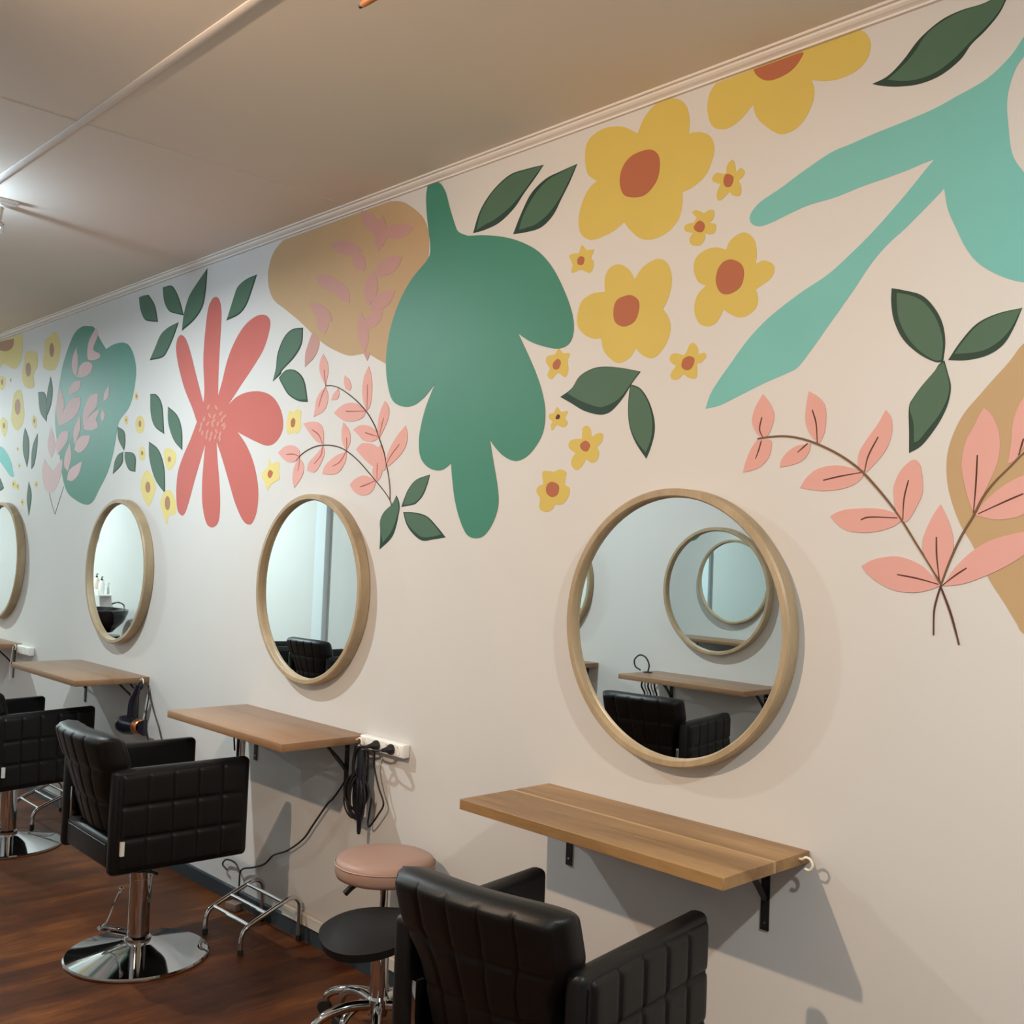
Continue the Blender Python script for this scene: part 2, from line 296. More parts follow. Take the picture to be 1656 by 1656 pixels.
# ------------------------------------------------------------------ mural, painted on the wall
MURAL = [
 ('painted_frond','teal','-924,2847 -953,2811 -1005,2774 -1079,2752 -1136,2737 -1222,2725 -1284,2718 -1349,2708 -1408,2699 -1492,2667 -1555,2639 -1616,2616 -1645,2593 -1651,2572 -1639,2555 -1614,2546 -1576,2550 -1520,2563 -1465,2573 -1389,2577 -1316,2588 -1246,2595 -1192,2602 -1159,2608 -1128,2612! -1152,2589 -1191,2549 -1230,2512 -1285,2463 -1341,2420 -1406,2376 -1489,2338 -1584,2284 -1649,2230 -1699,2174 -1741,2126 -1766,2091 -1781,2051! -1730,2058 -1669,2079 -1586,2108 -1514,2129 -1483,2144 -1438,2194 -1402,2238 -1366,2281 -1327,2329 -1283,2386 -1242,2425 -1195,2458 -1150,2494 -1102,2534! -1092,2482 -1072,2433 -1046,2378 -1014,2335 -966,2299 -913,2275 -869,2271 -848,2312 -855,2401 -889,2480 -918,2529 -936,2558 -948,2591 -955,2648 -959,2699 -954,2740 -940,2779 -923,2801 -907,2823 -900,2851 -910,2861',[
 ]),
 ('painted_leaf','dleaf','-1295,2849! -1253,2857 -1213,2885 -1173,2925 -1121,2953 -1071,2961 -1015,2959 -955,2972! -978,2925 -1011,2892 -1044,2869 -1071,2839 -1118,2816 -1171,2811 -1225,2821 -1266,2835',[
  ('leaf_face','gleaf','-1253,2847! -1219,2867 -1186,2893 -1154,2931 -1115,2949 -1068,2958 -1015,2957 -959,2969! -981,2926 -1015,2896 -1050,2872 -1084,2847 -1128,2827 -1177,2824 -1218,2833',0),
 ]),
 ('painted_leaf','dleaf','-1229,2312! -1198,2302 -1151,2282 -1118,2245 -1098,2204 -1091,2159 -1095,2113! -1115,2115 -1154,2138 -1195,2178 -1220,2227 -1229,2274',[
  ('leaf_face','gleaf','-1215,2298! -1184,2288 -1151,2269 -1126,2240 -1108,2206 -1096,2160 -1099,2118! -1115,2119 -1151,2144 -1185,2184 -1208,2232 -1214,2272',0),
 ]),
 ('painted_leaf','dleaf','-1083,2116! -1056,2155 -1018,2194 -970,2212 -916,2217! -935,2171 -957,2137 -992,2117 -1040,2111',[
  ('leaf_face','gleaf','-1068,2129! -1050,2154 -1014,2191 -970,2209 -918,2215! -939,2174 -964,2147 -998,2130 -1034,2127',0),
 ]),
 ('painted_leaf','dleaf','-1092,2116! -1083,2085 -1075,2052 -1080,2015 -1095,1979 -1118,1944 -1145,1913 -1174,1898! -1175,1947 -1177,2009 -1167,2032 -1144,2062 -1116,2092 -1105,2108',[
  ('leaf_face','gleaf','-1093,2111! -1085,2085 -1078,2052 -1084,2020 -1102,1985 -1127,1954 -1148,1929 -1162,1923! -1164,1970 -1175,2009 -1165,2031 -1143,2061 -1115,2091 -1105,2104',0),
 ]),
 ('painted_blob','tan','-917,2130 -942,2097 -976,2061 -1010,2023 -1040,1989 -1062,1950 -1077,1905 -1081,1864 -1077,1818 -1063,1768 -1044,1723 -1016,1678 -979,1604 -940,1545 -914,1504 -899,1483 -840,1459 -764,1511 -737,1737 -772,2029 -852,2148 -893,2144',[
 ]),
 ('painted_branch','brown','',[
  ('branch_leaf','pink','-1591,2077! -1567,2048 -1554,2016 -1562,1980 -1577,1957! -1595,1961 -1612,1978 -1623,2005 -1617,2036 -1604,2059',0),
  ('branch_leaf','pink','-1603,1953! -1564,1951 -1560,1927 -1568,1902 -1592,1879 -1622,1869 -1647,1865! -1641,1889 -1627,1923 -1611,1946',0),
  ('branch_leaf','pink','-1451,2073! -1423,2056 -1403,2031 -1399,1995 -1403,1960 -1416,1933! -1433,1947 -1451,1973 -1459,2004 -1456,2040',0),
  ('branch_leaf','pink','-1441,1935! -1446,1912 -1463,1892 -1491,1881 -1532,1875! -1527,1895 -1510,1915 -1481,1931',0),
  ('branch_leaf','pink','-1236,2008! -1221,1986 -1219,1950 -1229,1917 -1248,1889 -1283,1854! -1304,1869 -1305,1901 -1290,1929 -1265,1962 -1250,1983',0),
  ('branch_leaf','pink','-1469,1819! -1450,1846 -1417,1868 -1368,1875 -1325,1867 -1289,1852! -1298,1837 -1319,1823 -1355,1813 -1410,1810',0),
  ('branch_leaf','pink','-1164,1881 -1147,1871 -1139,1838 -1138,1801 -1151,1768 -1170,1736 -1184,1729! -1200,1750 -1208,1783 -1209,1821 -1192,1858',0),
  ('branch_leaf','pink','-1379,1745! -1343,1760 -1291,1764 -1240,1762 -1204,1750 -1189,1733! -1209,1719 -1248,1707 -1289,1703 -1331,1708 -1358,1723',0),
  ('branch_leaf','pink','-1093,1772! -1081,1750 -1066,1713 -1060,1673 -1069,1632 -1086,1588! -1110,1621 -1130,1653 -1134,1685 -1122,1722 -1108,1750',0),
  ('branch_leaf','pink','-1289,1620! -1257,1637 -1207,1646 -1168,1640 -1129,1621 -1088,1581! -1114,1569 -1156,1560 -1205,1564 -1245,1581 -1271,1599',0),
  ('branch_leaf','pink','-1084,1579! -1059,1619 -1020,1660 -977,1688 -934,1702 -903,1709 -869,1709! -884,1677 -902,1657 -942,1630 -988,1606 -1036,1587',0),
  ('branch_leaf','pink','-996,1995! -978,1976 -962,1939 -959,1895 -967,1856 -988,1807 -1013,1750! -1027,1781 -1039,1826 -1045,1867 -1037,1917 -1017,1956 -1007,1978',0),
  ('branch_leaf','pink','-1011,1747! -992,1776 -958,1807 -928,1826 -905,1836 -879,1840! -882,1788 -904,1750 -935,1739 -969,1737',0),
  ('branch_leaf','pink','-909,2010 -891,2026! -873,1982 -889,1931 -906,1901 -925,1872 -940,1863! -934,1911 -931,1955 -921,1990',0),
  ('leaf_vein','vein','-1592,2014 -1598,1982 -1588,1960',5),
  ('leaf_vein','vein','-1591,1950 -1599,1924 -1608,1901',5),
  ('leaf_vein','vein','-1439,2023 -1427,1987 -1422,1936',5),
  ('leaf_vein','vein','-1450,1935 -1479,1913',5),
  ('leaf_vein','vein','-1254,1942 -1279,1895 -1288,1856',5),
  ('leaf_vein','vein','-1402,1837 -1356,1846 -1298,1854',5),
  ('leaf_vein','vein','-1173,1832 -1183,1787 -1185,1736',5),
  ('leaf_vein','vein','-1295,1735 -1270,1742 -1199,1740',5),
  ('leaf_vein','vein','-1101,1695 -1099,1649 -1091,1590',5),
  ('leaf_vein','vein','-1196,1602 -1147,1595 -1093,1583',5),
  ('leaf_vein','vein','-1028,1624 -1055,1605 -1084,1581',5),
  ('leaf_vein','vein','-1009,1886 -1011,1817 -1015,1752',5),
  ('leaf_vein','vein','-905,1795 -944,1778 -1004,1750',5),
  ('leaf_vein','vein','-907,1919 -917,1882',5),
  ('branch_stem','brown','-1604,1956 -1561,1959 -1517,1958 -1470,1949 -1419,1931 -1358,1901 -1304,1864 -1261,1822 -1220,1776 -1189,1736 -1149,1676 -1115,1626 -1088,1583',8),
  ('branch_stem','brown','-1088,1581 -1069,1636 -1043,1696 -1015,1745 -996,1785 -971,1820 -933,1859 -906,1886 -864,1917',7),
  ('branch_stem','vein','-1088,1581 -1097,1549 -1103,1517 -1103,1462',5),
  ('branch_stem','vein','-1088,1577 -1066,1524 -1052,1480 -1042,1445',6),
 ]),
 ('painted_flower','yellow','-2070,2928! -2043,2973 -1996,3002 -1932,2999 -1888,2967 -1871,2918 -1872,2876! -1835,2870 -1797,2849 -1779,2813 -1784,2777 -1808,2734 -1852,2710 -1888,2704! -1888,2665 -1901,2624 -1939,2594 -1994,2583 -2043,2595 -2086,2630 -2111,2660! -2155,2640 -2216,2629 -2261,2634 -2297,2665 -2306,2715 -2290,2767 -2264,2802 -2232,2818! -2271,2848 -2287,2897 -2283,2951 -2250,2976 -2197,2982 -2136,2969 -2092,2944',[
  ('flower_centre','rust','-2022,2866 -1985,2841 -1977,2800 -1989,2758 -2029,2728 -2074,2729 -2117,2748 -2135,2792 -2125,2836 -2088,2864',0),
 ]),
 ('painted_flower','yellow','-1781,2999! -1802,2973 -1808,2932 -1795,2885 -1769,2861 -1733,2854 -1691,2868 -1652,2899! -1639,2860 -1607,2824 -1567,2793 -1534,2787 -1496,2802 -1466,2845 -1460,2883 -1470,2913! -1431,2898 -1388,2891 -1341,2897 -1313,2916 -1302,2945 -1307,2974 -1324,2996 -1338,3006!',[
  ('flower_centre','rust','-1653,2999! -1643,2980 -1619,2959 -1592,2950 -1552,2952 -1520,2965 -1496,2993 -1506,2999!',0),
 ]),
 ('painted_flower','yellow','-2181,2452! -2183,2496 -2163,2525 -2124,2529 -2085,2506 -2061,2472! -2031,2503 -1991,2518 -1959,2516 -1931,2492 -1917,2445 -1927,2397 -1947,2363! -1924,2333 -1916,2296 -1933,2254 -1963,2225 -1991,2220 -2024,2236 -2047,2257! -2069,2231 -2110,2218 -2140,2230 -2176,2263 -2190,2305! -2227,2309 -2269,2331 -2296,2365 -2293,2405 -2278,2437 -2234,2454',[
  ('flower_centre','rust','-2069,2423 -2041,2401 -2040,2369 -2057,2339 -2098,2330 -2133,2349 -2142,2383 -2132,2415 -2102,2425',0),
 ]),
 ('painted_flower','yellow','-1727,2501! -1714,2525 -1679,2540 -1651,2531 -1630,2503 -1625,2467 -1628,2443! -1601,2448 -1574,2434 -1567,2414 -1580,2393 -1606,2380 -1624,2371! -1616,2343 -1624,2318 -1650,2302 -1678,2301 -1709,2316 -1730,2331! -1738,2314 -1755,2295 -1783,2289 -1813,2303 -1831,2339 -1827,2375 -1813,2395 -1794,2408! -1822,2427 -1838,2463 -1832,2496 -1799,2514 -1759,2514',[
  ('flower_centre','rust','-1704,2469 -1673,2449 -1664,2421 -1674,2387 -1708,2372 -1740,2380 -1758,2413 -1753,2448 -1733,2468',0),
 ]),
 ('painted_flower','yellow','-1735,2723! -1732,2746 -1716,2757 -1706,2743 -1703,2718! -1686,2727 -1673,2714 -1678,2700 -1692,2693! -1682,2668 -1687,2648 -1708,2653 -1722,2668! -1733,2659 -1754,2649 -1765,2660 -1762,2681 -1752,2696! -1778,2709 -1782,2722 -1768,2732 -1746,2725',[
  ('flower_centre','rust','-1726,2719 -1709,2705 -1716,2683 -1734,2684 -1743,2701 -1738,2718',0),
 ]),
 ('painted_flower','yellow','-1833,2616! -1850,2635 -1834,2638 -1807,2623! -1789,2629 -1773,2622 -1775,2601 -1788,2592! -1765,2581 -1768,2560 -1786,2557 -1801,2564! -1804,2543 -1822,2531 -1849,2539 -1857,2556 -1846,2573! -1873,2584 -1876,2600 -1859,2604 -1844,2603!',[
  ('flower_centre','rust','-1823,2605 -1804,2589 -1810,2570 -1831,2574 -1842,2590',0),
 ]),
 ('painted_flower','yellow','-2300,2597 -2287,2621 -2266,2601 -2234,2595 -2244,2573 -2232,2551 -2246,2523 -2288,2540 -2329,2537 -2326,2564 -2342,2595 -2319,2599',[
  ('flower_centre','rust','-2290,2585 -2274,2575 -2280,2556 -2301,2560 -2304,2577',0),
 ]),
 ('painted_flower','yellow','-2392,2277 -2374,2294 -2354,2277 -2324,2272 -2332,2250 -2327,2219 -2340,2196 -2374,2213 -2402,2195 -2422,2211 -2413,2231 -2431,2257 -2425,2274',[
  ('flower_centre','rust','-2377,2260 -2362,2247 -2372,2227 -2394,2229 -2397,2247',0),
 ]),
 ('painted_flower','yellow','-1855,2223 -1844,2244 -1830,2247 -1814,2231 -1813,2212! -1791,2214 -1785,2201 -1801,2187 -1816,2185! -1814,2161 -1818,2143 -1840,2145 -1864,2160! -1882,2146 -1904,2148 -1910,2164 -1891,2186! -1913,2202 -1912,2220 -1893,2224 -1866,2215!',[
  ('flower_centre','rust','-1843,2210 -1825,2199 -1834,2175 -1853,2170 -1870,2182 -1865,2203',0),
 ]),
 ('painted_flower','yellow','-2386,2083 -2371,2101 -2353,2084 -2323,2084 -2333,2063 -2321,2045 -2341,2032 -2370,2041 -2390,2025 -2397,2043 -2390,2053 -2408,2068 -2403,2081',[
  ('flower_centre','vein','-2367,2077 -2356,2070 -2363,2060 -2376,2064',0),
 ]),
 ('painted_flower','yellow','-2256,1990! -2254,2024 -2236,2031 -2220,2018 -2216,1994! -2186,2005 -2167,1999 -2172,1976 -2191,1961! -2181,1940 -2191,1918 -2212,1912 -2237,1926! -2248,1907 -2274,1891 -2298,1908 -2294,1932 -2281,1945! -2310,1963 -2311,1983 -2288,1991',[
  ('flower_centre','rust','-2240,1984 -2220,1969 -2232,1949 -2255,1956 -2262,1972',0),
 ]),
 ('painted_flower','yellow','-2428,1875! -2424,1892 -2391,1891 -2376,1888! -2344,1896 -2320,1885 -2323,1862 -2324,1845! -2303,1834 -2304,1811 -2329,1784 -2368,1781! -2375,1767 -2403,1757 -2434,1768 -2434,1795 -2436,1806! -2453,1827 -2441,1844 -2422,1850',[
  ('flower_centre','rust','-2379,1856 -2350,1842 -2354,1815 -2381,1806 -2406,1822 -2403,1847',0),
 ]),
 ('painted_leaf','dleaf','-2359,2133! -2310,2156 -2276,2193 -2222,2212 -2170,2213 -2101,2202 -2024,2183! -2057,2150 -2088,2111 -2121,2081 -2150,2065 -2189,2063 -2252,2080 -2308,2108',[
  ('leaf_face','gleaf','-2326,2142! -2306,2156 -2273,2192 -2221,2209 -2170,2211 -2101,2201 -2027,2183! -2060,2150 -2093,2116 -2126,2097 -2164,2087 -2190,2087 -2239,2102 -2286,2121',0),
 ]),
 ('painted_leaf','dleaf','-2063,2148! -2023,2131 -1989,2090 -1967,2038 -1963,1994 -1975,1950 -1991,1916! -2032,1963 -2059,2012 -2069,2064 -2068,2115',[
  ('leaf_face','gleaf','-2061,2144! -2025,2128 -1993,2089 -1974,2038 -1972,1994 -1982,1957 -1994,1935! -2028,1969 -2056,2013 -2067,2064 -2065,2114',0),
 ]),
 ('painted_leaf','dleaf','-2827,2766! -2793,2842 -2731,2899 -2646,2936 -2561,2937 -2477,2931! -2512,2899 -2568,2854 -2614,2813 -2686,2777 -2762,2766',[
  ('leaf_face','gleaf','-2808,2773! -2786,2837 -2726,2895 -2642,2931 -2561,2933 -2482,2929! -2518,2901 -2576,2857 -2633,2821 -2706,2794 -2763,2784',0),
 ]),
 ('painted_leaf','dleaf','-2615,2721! -2577,2788 -2532,2846 -2465,2880 -2397,2889 -2321,2896! -2351,2845 -2387,2796 -2424,2747 -2479,2717 -2549,2715',[
  ('leaf_face','gleaf','-2586,2730! -2564,2781 -2514,2837 -2455,2873 -2397,2884 -2326,2894! -2357,2846 -2395,2798 -2441,2759 -2497,2734 -2550,2730',0),
 ]),
 ('painted_plant','green','-3100,3007! -3042,3005 -2996,2960 -2964,2888 -2932,2822 -2909,2788 -2854,2762! -2761,2746 -2658,2719 -2571,2685 -2486,2636 -2414,2566 -2354,2475 -2318,2398 -2310,2341 -2329,2304 -2378,2294 -2446,2310 -2510,2334 -2569,2368! -2526,2303 -2476,2223 -2443,2155 -2425,2089 -2431,2025 -2462,1978 -2507,1943 -2559,1931 -2614,1948 -2659,1979 -2692,2010! -2668,1929 -2645,1852 -2635,1785 -2656,1726 -2697,1680 -2741,1666 -2793,1678 -2836,1734 -2867,1804 -2885,1875 -2896,1935! -2950,1912 -3020,1922 -3073,1962 -3088,2026 -3078,2090 -3051,2161 -3006,2238! -3067,2190 -3139,2163 -3214,2169 -3271,2202 -3305,2277 -3318,2355 -3311,2431 -3285,2514 -3237,2593 -3173,2659 -3081,2718 -3069,2762 -3083,2821 -3100,2899 -3108,2966',[
 ]),
 ('painted_blob','tan','-4134,2994! -4214,2955 -4254,2883 -4247,2803 -4193,2728 -4084,2667 -3958,2595 -3856,2529 -3777,2482 -3701,2447 -3574,2404 -3454,2399 -3370,2365 -3312,2340! -3277,2398 -3222,2487 -3157,2647 -3081,2718! -3077,2764 -3083,2811 -3113,2874 -3176,2929 -3256,2975 -3336,2996!',[
  ('blob_leaf','mauve','-3399,2874! -3404,2912 -3429,2946 -3471,2976 -3534,3001! -3528,2961 -3503,2927 -3462,2898',0),
  ('blob_leaf','mauve','-3383,2870! -3319,2842 -3263,2833 -3214,2838 -3172,2857! -3233,2883 -3288,2894 -3338,2892',0),
  ('blob_leaf','mauve','-3403,2805! -3362,2832 -3349,2866 -3355,2904 -3381,2949! -3418,2922 -3435,2889 -3432,2850',0),
  ('blob_leaf','mauve','-3512,2826! -3565,2867 -3622,2891 -3685,2903 -3756,2902! -3700,2861 -3641,2835 -3578,2822',0),
  ('blob_leaf','mauve','-3497,2743! -3484,2769 -3496,2795 -3525,2817 -3573,2837! -3583,2809 -3574,2784 -3548,2763',0),
  ('blob_leaf','mauve','-3428,2711! -3356,2698 -3302,2703 -3264,2722 -3241,2756! -3308,2769 -3364,2766 -3405,2748',0),
  ('blob_leaf','mauve','-3631,2684! -3668,2727 -3720,2757 -3782,2776 -3858,2783! -3817,2739 -3764,2708 -3704,2689',0),
  ('blob_leaf','mauve','-3591,2627! -3590,2661 -3610,2690 -3649,2715 -3706,2737! -3705,2703 -3687,2673 -3649,2647',0),
  ('blob_leaf','mauve','-3453,2596! -3410,2622 -3395,2653 -3400,2689 -3430,2731! -3471,2706 -3489,2675 -3484,2639',0),
  ('blob_leaf','mauve','-3443,2575! -3375,2566 -3328,2574 -3296,2595 -3278,2628! -3342,2636 -3391,2630 -3426,2611',0),
  ('blob_leaf','mauve','-3710,2562! -3730,2602 -3767,2631 -3819,2656 -3887,2671! -3864,2630 -3828,2600 -3777,2575',0),
  ('blob_leaf','mauve','-3761,2517! -3738,2544 -3740,2571 -3762,2599 -3807,2628! -3829,2600 -3829,2573 -3808,2545',0),
  ('blob_leaf','mauve','-3479,2501! -3421,2498 -3384,2510 -3360,2530 -3352,2562! -3408,2564 -3446,2554 -3473,2535',0),
  ('blob_leaf','mauve','-3463,2405! -3443,2445 -3446,2486 -3464,2529 -3501,2574! -3520,2533 -3519,2492 -3502,2449',0),
  ('blob_leaf','mauve','-3856,2539! -3800,2490 -3828,2431 -3905,2391! -3906,2450 -3882,2500',0),
  ('blob_leaf','mauve','-3475,2406! -3430,2398 -3444,2368!',0),
 ]),
 ('painted_branch','vein','',[
  ('branch_leaf','pink','-3765,2432! -3732,2395 -3721,2356 -3730,2318 -3737,2295! -3770,2332 -3790,2372 -3785,2410',0),
  ('branch_leaf','pink','-3736,2288! -3715,2255 -3718,2218 -3745,2186 -3816,2168! -3810,2201 -3801,2243 -3769,2274',0),
  ('branch_leaf','pink','-3599,2324! -3565,2303 -3547,2274 -3558,2258! -3587,2268 -3601,2297',0),
  ('branch_leaf','pink','-3640,2275! -3632,2248 -3648,2229 -3690,2229! -3675,2252',0),
  ('branch_leaf','pink','-3432,2345! -3412,2306 -3402,2252 -3409,2189 -3430,2166! -3456,2202 -3469,2253 -3460,2307',0),
  ('branch_leaf','pink','-3664,2173! -3621,2196 -3566,2207 -3502,2199 -3438,2164! -3459,2139 -3520,2129 -3584,2135 -3626,2152',0),
  ('branch_leaf','pink','-3313,2195! -3285,2166 -3286,2127 -3312,2084 -3339,2051! -3353,2087 -3346,2140 -3330,2174',0),
  ('branch_leaf','pink','-3521,2095! -3472,2110 -3410,2103 -3363,2079 -3345,2053! -3383,2040 -3444,2047 -3484,2072',0),
  ('branch_leaf','pink','-3174,2090! -3159,2050 -3171,2007 -3211,1970 -3272,1936! -3289,1960 -3270,2003 -3224,2053',0),
  ('branch_leaf','pink','-3494,2013! -3451,2036 -3390,2031 -3344,2015 -3330,2024! -3297,1978 -3290,1930 -3315,1922 -3376,1941 -3431,1970',0),
  ('branch_leaf','pink','-3341,1971! -3312,1935 -3317,1900 -3341,1880! -3373,1910 -3368,1941',0),
  ('branch_leaf','pink','-3527,1871! -3486,1895 -3426,1905 -3349,1885! -3361,1852 -3397,1830 -3450,1827 -3498,1845',0),
  ('branch_leaf','pink','-3897,2144! -3827,2148 -3766,2135 -3736,2100 -3731,2043! -3785,2060 -3840,2097',0),
  ('branch_leaf','pink','-3733,2041! -3721,2005 -3751,1959 -3792,1929 -3849,1938! -3838,1971 -3781,2007',0),
  ('branch_leaf','pink','-3592,2129! -3549,2094 -3537,2048 -3562,2010! -3593,2046 -3601,2092',0),
  ('branch_leaf','pink','-3562,2008! -3563,1971 -3600,1930 -3648,1916 -3731,1920! -3709,1957 -3637,1992',0),
  ('branch_leaf','pink','-4093,2026! -4035,2051 -3970,2052 -3919,2028 -3916,2001! -3964,1978 -4029,1988',0),
  ('branch_leaf','pink','-3920,1999! -3877,1963 -3886,1915 -3945,1865! -3962,1907 -3953,1956',0),
  ('leaf_vein','veinp','-3753,2364 -3743,2325 -3735,2295',6),
  ('leaf_vein','veinp','-3736,2288 -3763,2250 -3781,2208',6),
  ('leaf_vein','veinp','-3434,2272 -3431,2222 -3430,2168',6),
  ('leaf_vein','veinp','-3579,2175 -3547,2171 -3438,2165',6),
  ('leaf_vein','veinp','-3315,2129 -3328,2094 -3339,2051',6),
  ('leaf_vein','veinp','-3435,2078 -3392,2067 -3351,2058',6),
  ('leaf_vein','veinp','-3207,2020 -3254,1981 -3284,1947',6),
  ('leaf_vein','veinp','-3343,1953 -3343,1922 -3342,1887',6),
  ('leaf_vein','veinp','-3453,1860 -3408,1869 -3353,1883',6),
  ('leaf_vein','veinp','-3824,2113 -3771,2088 -3738,2048',6),
  ('leaf_vein','veinp','-3737,2039 -3746,2001 -3795,1965',6),
  ('leaf_vein','veinp','-3564,2065 -3559,2035 -3562,2010',6),
  ('leaf_vein','veinp','-3562,2007 -3603,1967 -3657,1950',6),
  ('leaf_vein','veinp','-4022,2015 -3967,2014 -3921,2004',6),
  ('leaf_vein','veinp','-3913,1999 -3913,1964 -3921,1938',6),
  ('branch_stem','vein','-3737,2293 -3695,2291 -3636,2276 -3561,2242 -3495,2205 -3430,2159 -3373,2101 -3335,2042 -3306,1996 -3284,1942 -3265,1889 -3255,1846 -3252,1807',6),
  ('branch_stem','vein','-3937,1985 -3903,2008 -3843,2029 -3775,2041 -3691,2040 -3616,2028 -3550,2005 -3476,1967 -3412,1925 -3349,1881 -3295,1842 -3256,1809 -3240,1785',6),
 ]),
 ('painted_leaf','dleaf','-3213,1823! -3195,1797 -3192,1759 -3225,1668 -3306,1613! -3306,1676 -3311,1724 -3288,1759 -3240,1789',[
  ('leaf_face','gleaf','-3214,1819! -3198,1795 -3196,1759 -3231,1687 -3285,1639! -3300,1676 -3308,1724 -3285,1758 -3238,1788',0),
 ]),
 ('painted_leaf','dleaf','-3014,1898! -3026,1863 -3050,1821 -3088,1792 -3115,1785 -3180,1778! -3164,1810 -3139,1848 -3094,1881',[
  ('leaf_face','gleaf','-3016,1895! -3031,1863 -3055,1823 -3092,1796 -3122,1789 -3166,1786! -3157,1810 -3135,1847 -3092,1879',0),
 ]),
 ('painted_leaf','dleaf','-3167,1759! -3096,1757 -3023,1743 -2964,1707 -2909,1666! -2975,1658 -3045,1652 -3105,1679 -3145,1715',[
  ('leaf_face','gleaf','-3158,1756! -3096,1753 -3025,1739 -2971,1706 -2934,1676! -2982,1668 -3043,1665 -3097,1688 -3138,1717',0),
 ]),
 ('painted_leaf','dleaf','-3936,2568! -3939,2497 -3994,2444 -4090,2396 -4103,2379 -4169,2352! -4147,2411 -4139,2476 -4093,2542 -4025,2572',[
  ('leaf_face','gleaf','-3943,2561! -3949,2500 -4004,2448 -4095,2401 -4116,2384 -4159,2357! -4141,2410 -4130,2474 -4087,2538 -4020,2567',0),
 ]),
 ('painted_leaf','dleaf','-4118,2364! -4059,2393 -3978,2383 -3906,2333 -3869,2235! -3947,2246 -4029,2280 -4084,2328',[
  ('leaf_face','gleaf','-4110,2362! -4055,2389 -3982,2379 -3915,2332 -3881,2249! -3948,2254 -4024,2285 -4076,2330',0),
 ]),
 ('painted_flower','thin_yellow','-4026,2112 -4034,2148 -4027,2177 -4016,2209 -3983,2199 -3952,2209 -3918,2199 -3921,2165 -3914,2130 -3943,2103 -3985,2110 -4012,2104',[
  ('flower_centre','rust','-3979,2174 -3963,2160 -3970,2136 -3991,2135 -3998,2160',0),
 ]),
 ('painted_flower','thin_yellow','-4168,2004 -4146,1978 -4113,1984 -4080,1980 -4079,1945 -4069,1910 -4114,1894 -4147,1882 -4169,1857 -4192,1893 -4226,1922 -4207,1949 -4174,1963',[
  ('flower_centre','rust','-4150,1950 -4128,1937 -4150,1913 -4173,1928 -4167,1945',0),
 ]),
 ('painted_flower','coral','-4882,2215! -4940,2290 -5033,2393 -5109,2507 -5151,2599 -5151,2658 -5111,2683 -5052,2656 -4992,2581 -4918,2459 -4823,2305! -4820,2375 -4847,2527 -4842,2668 -4824,2778 -4790,2820 -4753,2828 -4713,2809 -4683,2740 -4682,2601 -4683,2463 -4676,2327! -4642,2395 -4598,2500 -4533,2583 -4451,2644 -4350,2675 -4266,2670 -4217,2635 -4225,2580 -4267,2507 -4361,2430 -4458,2360 -4571,2276! -4488,2310 -4385,2323 -4266,2315 -4165,2283 -4096,2227 -4064,2166 -4070,2116 -4121,2073 -4193,2062 -4294,2086 -4399,2118 -4468,2141! -4378,2073 -4301,1983 -4254,1879 -4249,1785 -4276,1725 -4316,1703 -4378,1725 -4456,1804 -4529,1911 -4604,2021 -4668,2105! -4650,2023 -4610,1868 -4599,1760 -4617,1706 -4671,1687 -4730,1710 -4778,1797 -4793,1899 -4790,2000 -4782,2102! -4822,2020 -4879,1910 -4927,1808 -4962,1756 -4998,1746 -5047,1780 -5069,1876 -5059,1972 -5006,2056 -4943,2129',[
  ('stamen_dot','coral2','-4753,2278 -4768,2269 -4781,2273 -4779,2285 -4764,2294 -4751,2290',0),
  ('stamen_dot','coral2','-4674,2275 -4667,2263 -4678,2260 -4697,2271 -4704,2283 -4693,2285',0),
  ('stamen_dot','coral2','-4791,2221 -4804,2212 -4817,2214 -4818,2227 -4805,2236 -4791,2234',0),
  ('stamen_dot','coral2','-4736,2240 -4731,2228 -4743,2226 -4760,2237 -4765,2250 -4753,2251',0),
  ('stamen_dot','coral2','-4688,2227 -4705,2219 -4717,2223 -4712,2235 -4695,2242 -4683,2238',0),
  ('stamen_dot','coral2','-4624,2236 -4642,2229 -4654,2233 -4647,2244 -4628,2251 -4617,2247',0),
  ('stamen_dot','coral2','-4588,2218 -4611,2215 -4619,2220 -4606,2229 -4583,2232 -4575,2227',0),
  ('stamen_dot','coral2','-4817,2196 -4828,2185 -4841,2187 -4845,2200 -4834,2210 -4820,2208',0),
  ('stamen_dot','coral2','-4751,2194 -4770,2187 -4782,2191 -4775,2203 -4756,2209 -4744,2205',0),
  ('stamen_dot','coral2','-4702,2192 -4700,2179 -4712,2178 -4727,2189 -4729,2202 -4717,2203',0),
  ('stamen_dot','coral2','-4646,2188 -4660,2179 -4673,2183 -4671,2195 -4656,2203 -4644,2200',0),
  ('stamen_dot','coral2','-4596,2178 -4617,2174 -4627,2179 -4615,2189 -4594,2193 -4584,2188',0),
  ('stamen_dot','coral2','-4803,2153 -4811,2142 -4825,2144 -4830,2156 -4822,2168 -4808,2166',0),
  ('stamen_dot','coral2','-4752,2153 -4767,2144 -4779,2148 -4777,2160 -4762,2169 -4749,2165',0),
  ('stamen_dot','coral2','-4706,2143 -4714,2132 -4727,2134 -4733,2146 -4725,2157 -4711,2156',0),
  ('stamen_dot','coral2','-4661,2158 -4657,2145 -4669,2143 -4685,2154 -4690,2167 -4678,2168',0),
  ('stamen_dot','coral2','-4618,2138 -4628,2127 -4641,2129 -4644,2142 -4633,2152 -4621,2150',0),
  ('stamen_dot','coral2','-4756,2133 -4762,2121 -4775,2122 -4783,2134 -4778,2146 -4764,2145',0),
  ('stamen_dot','coral2','-4717,2120 -4727,2110 -4741,2112 -4744,2124 -4733,2135 -4720,2133',0),
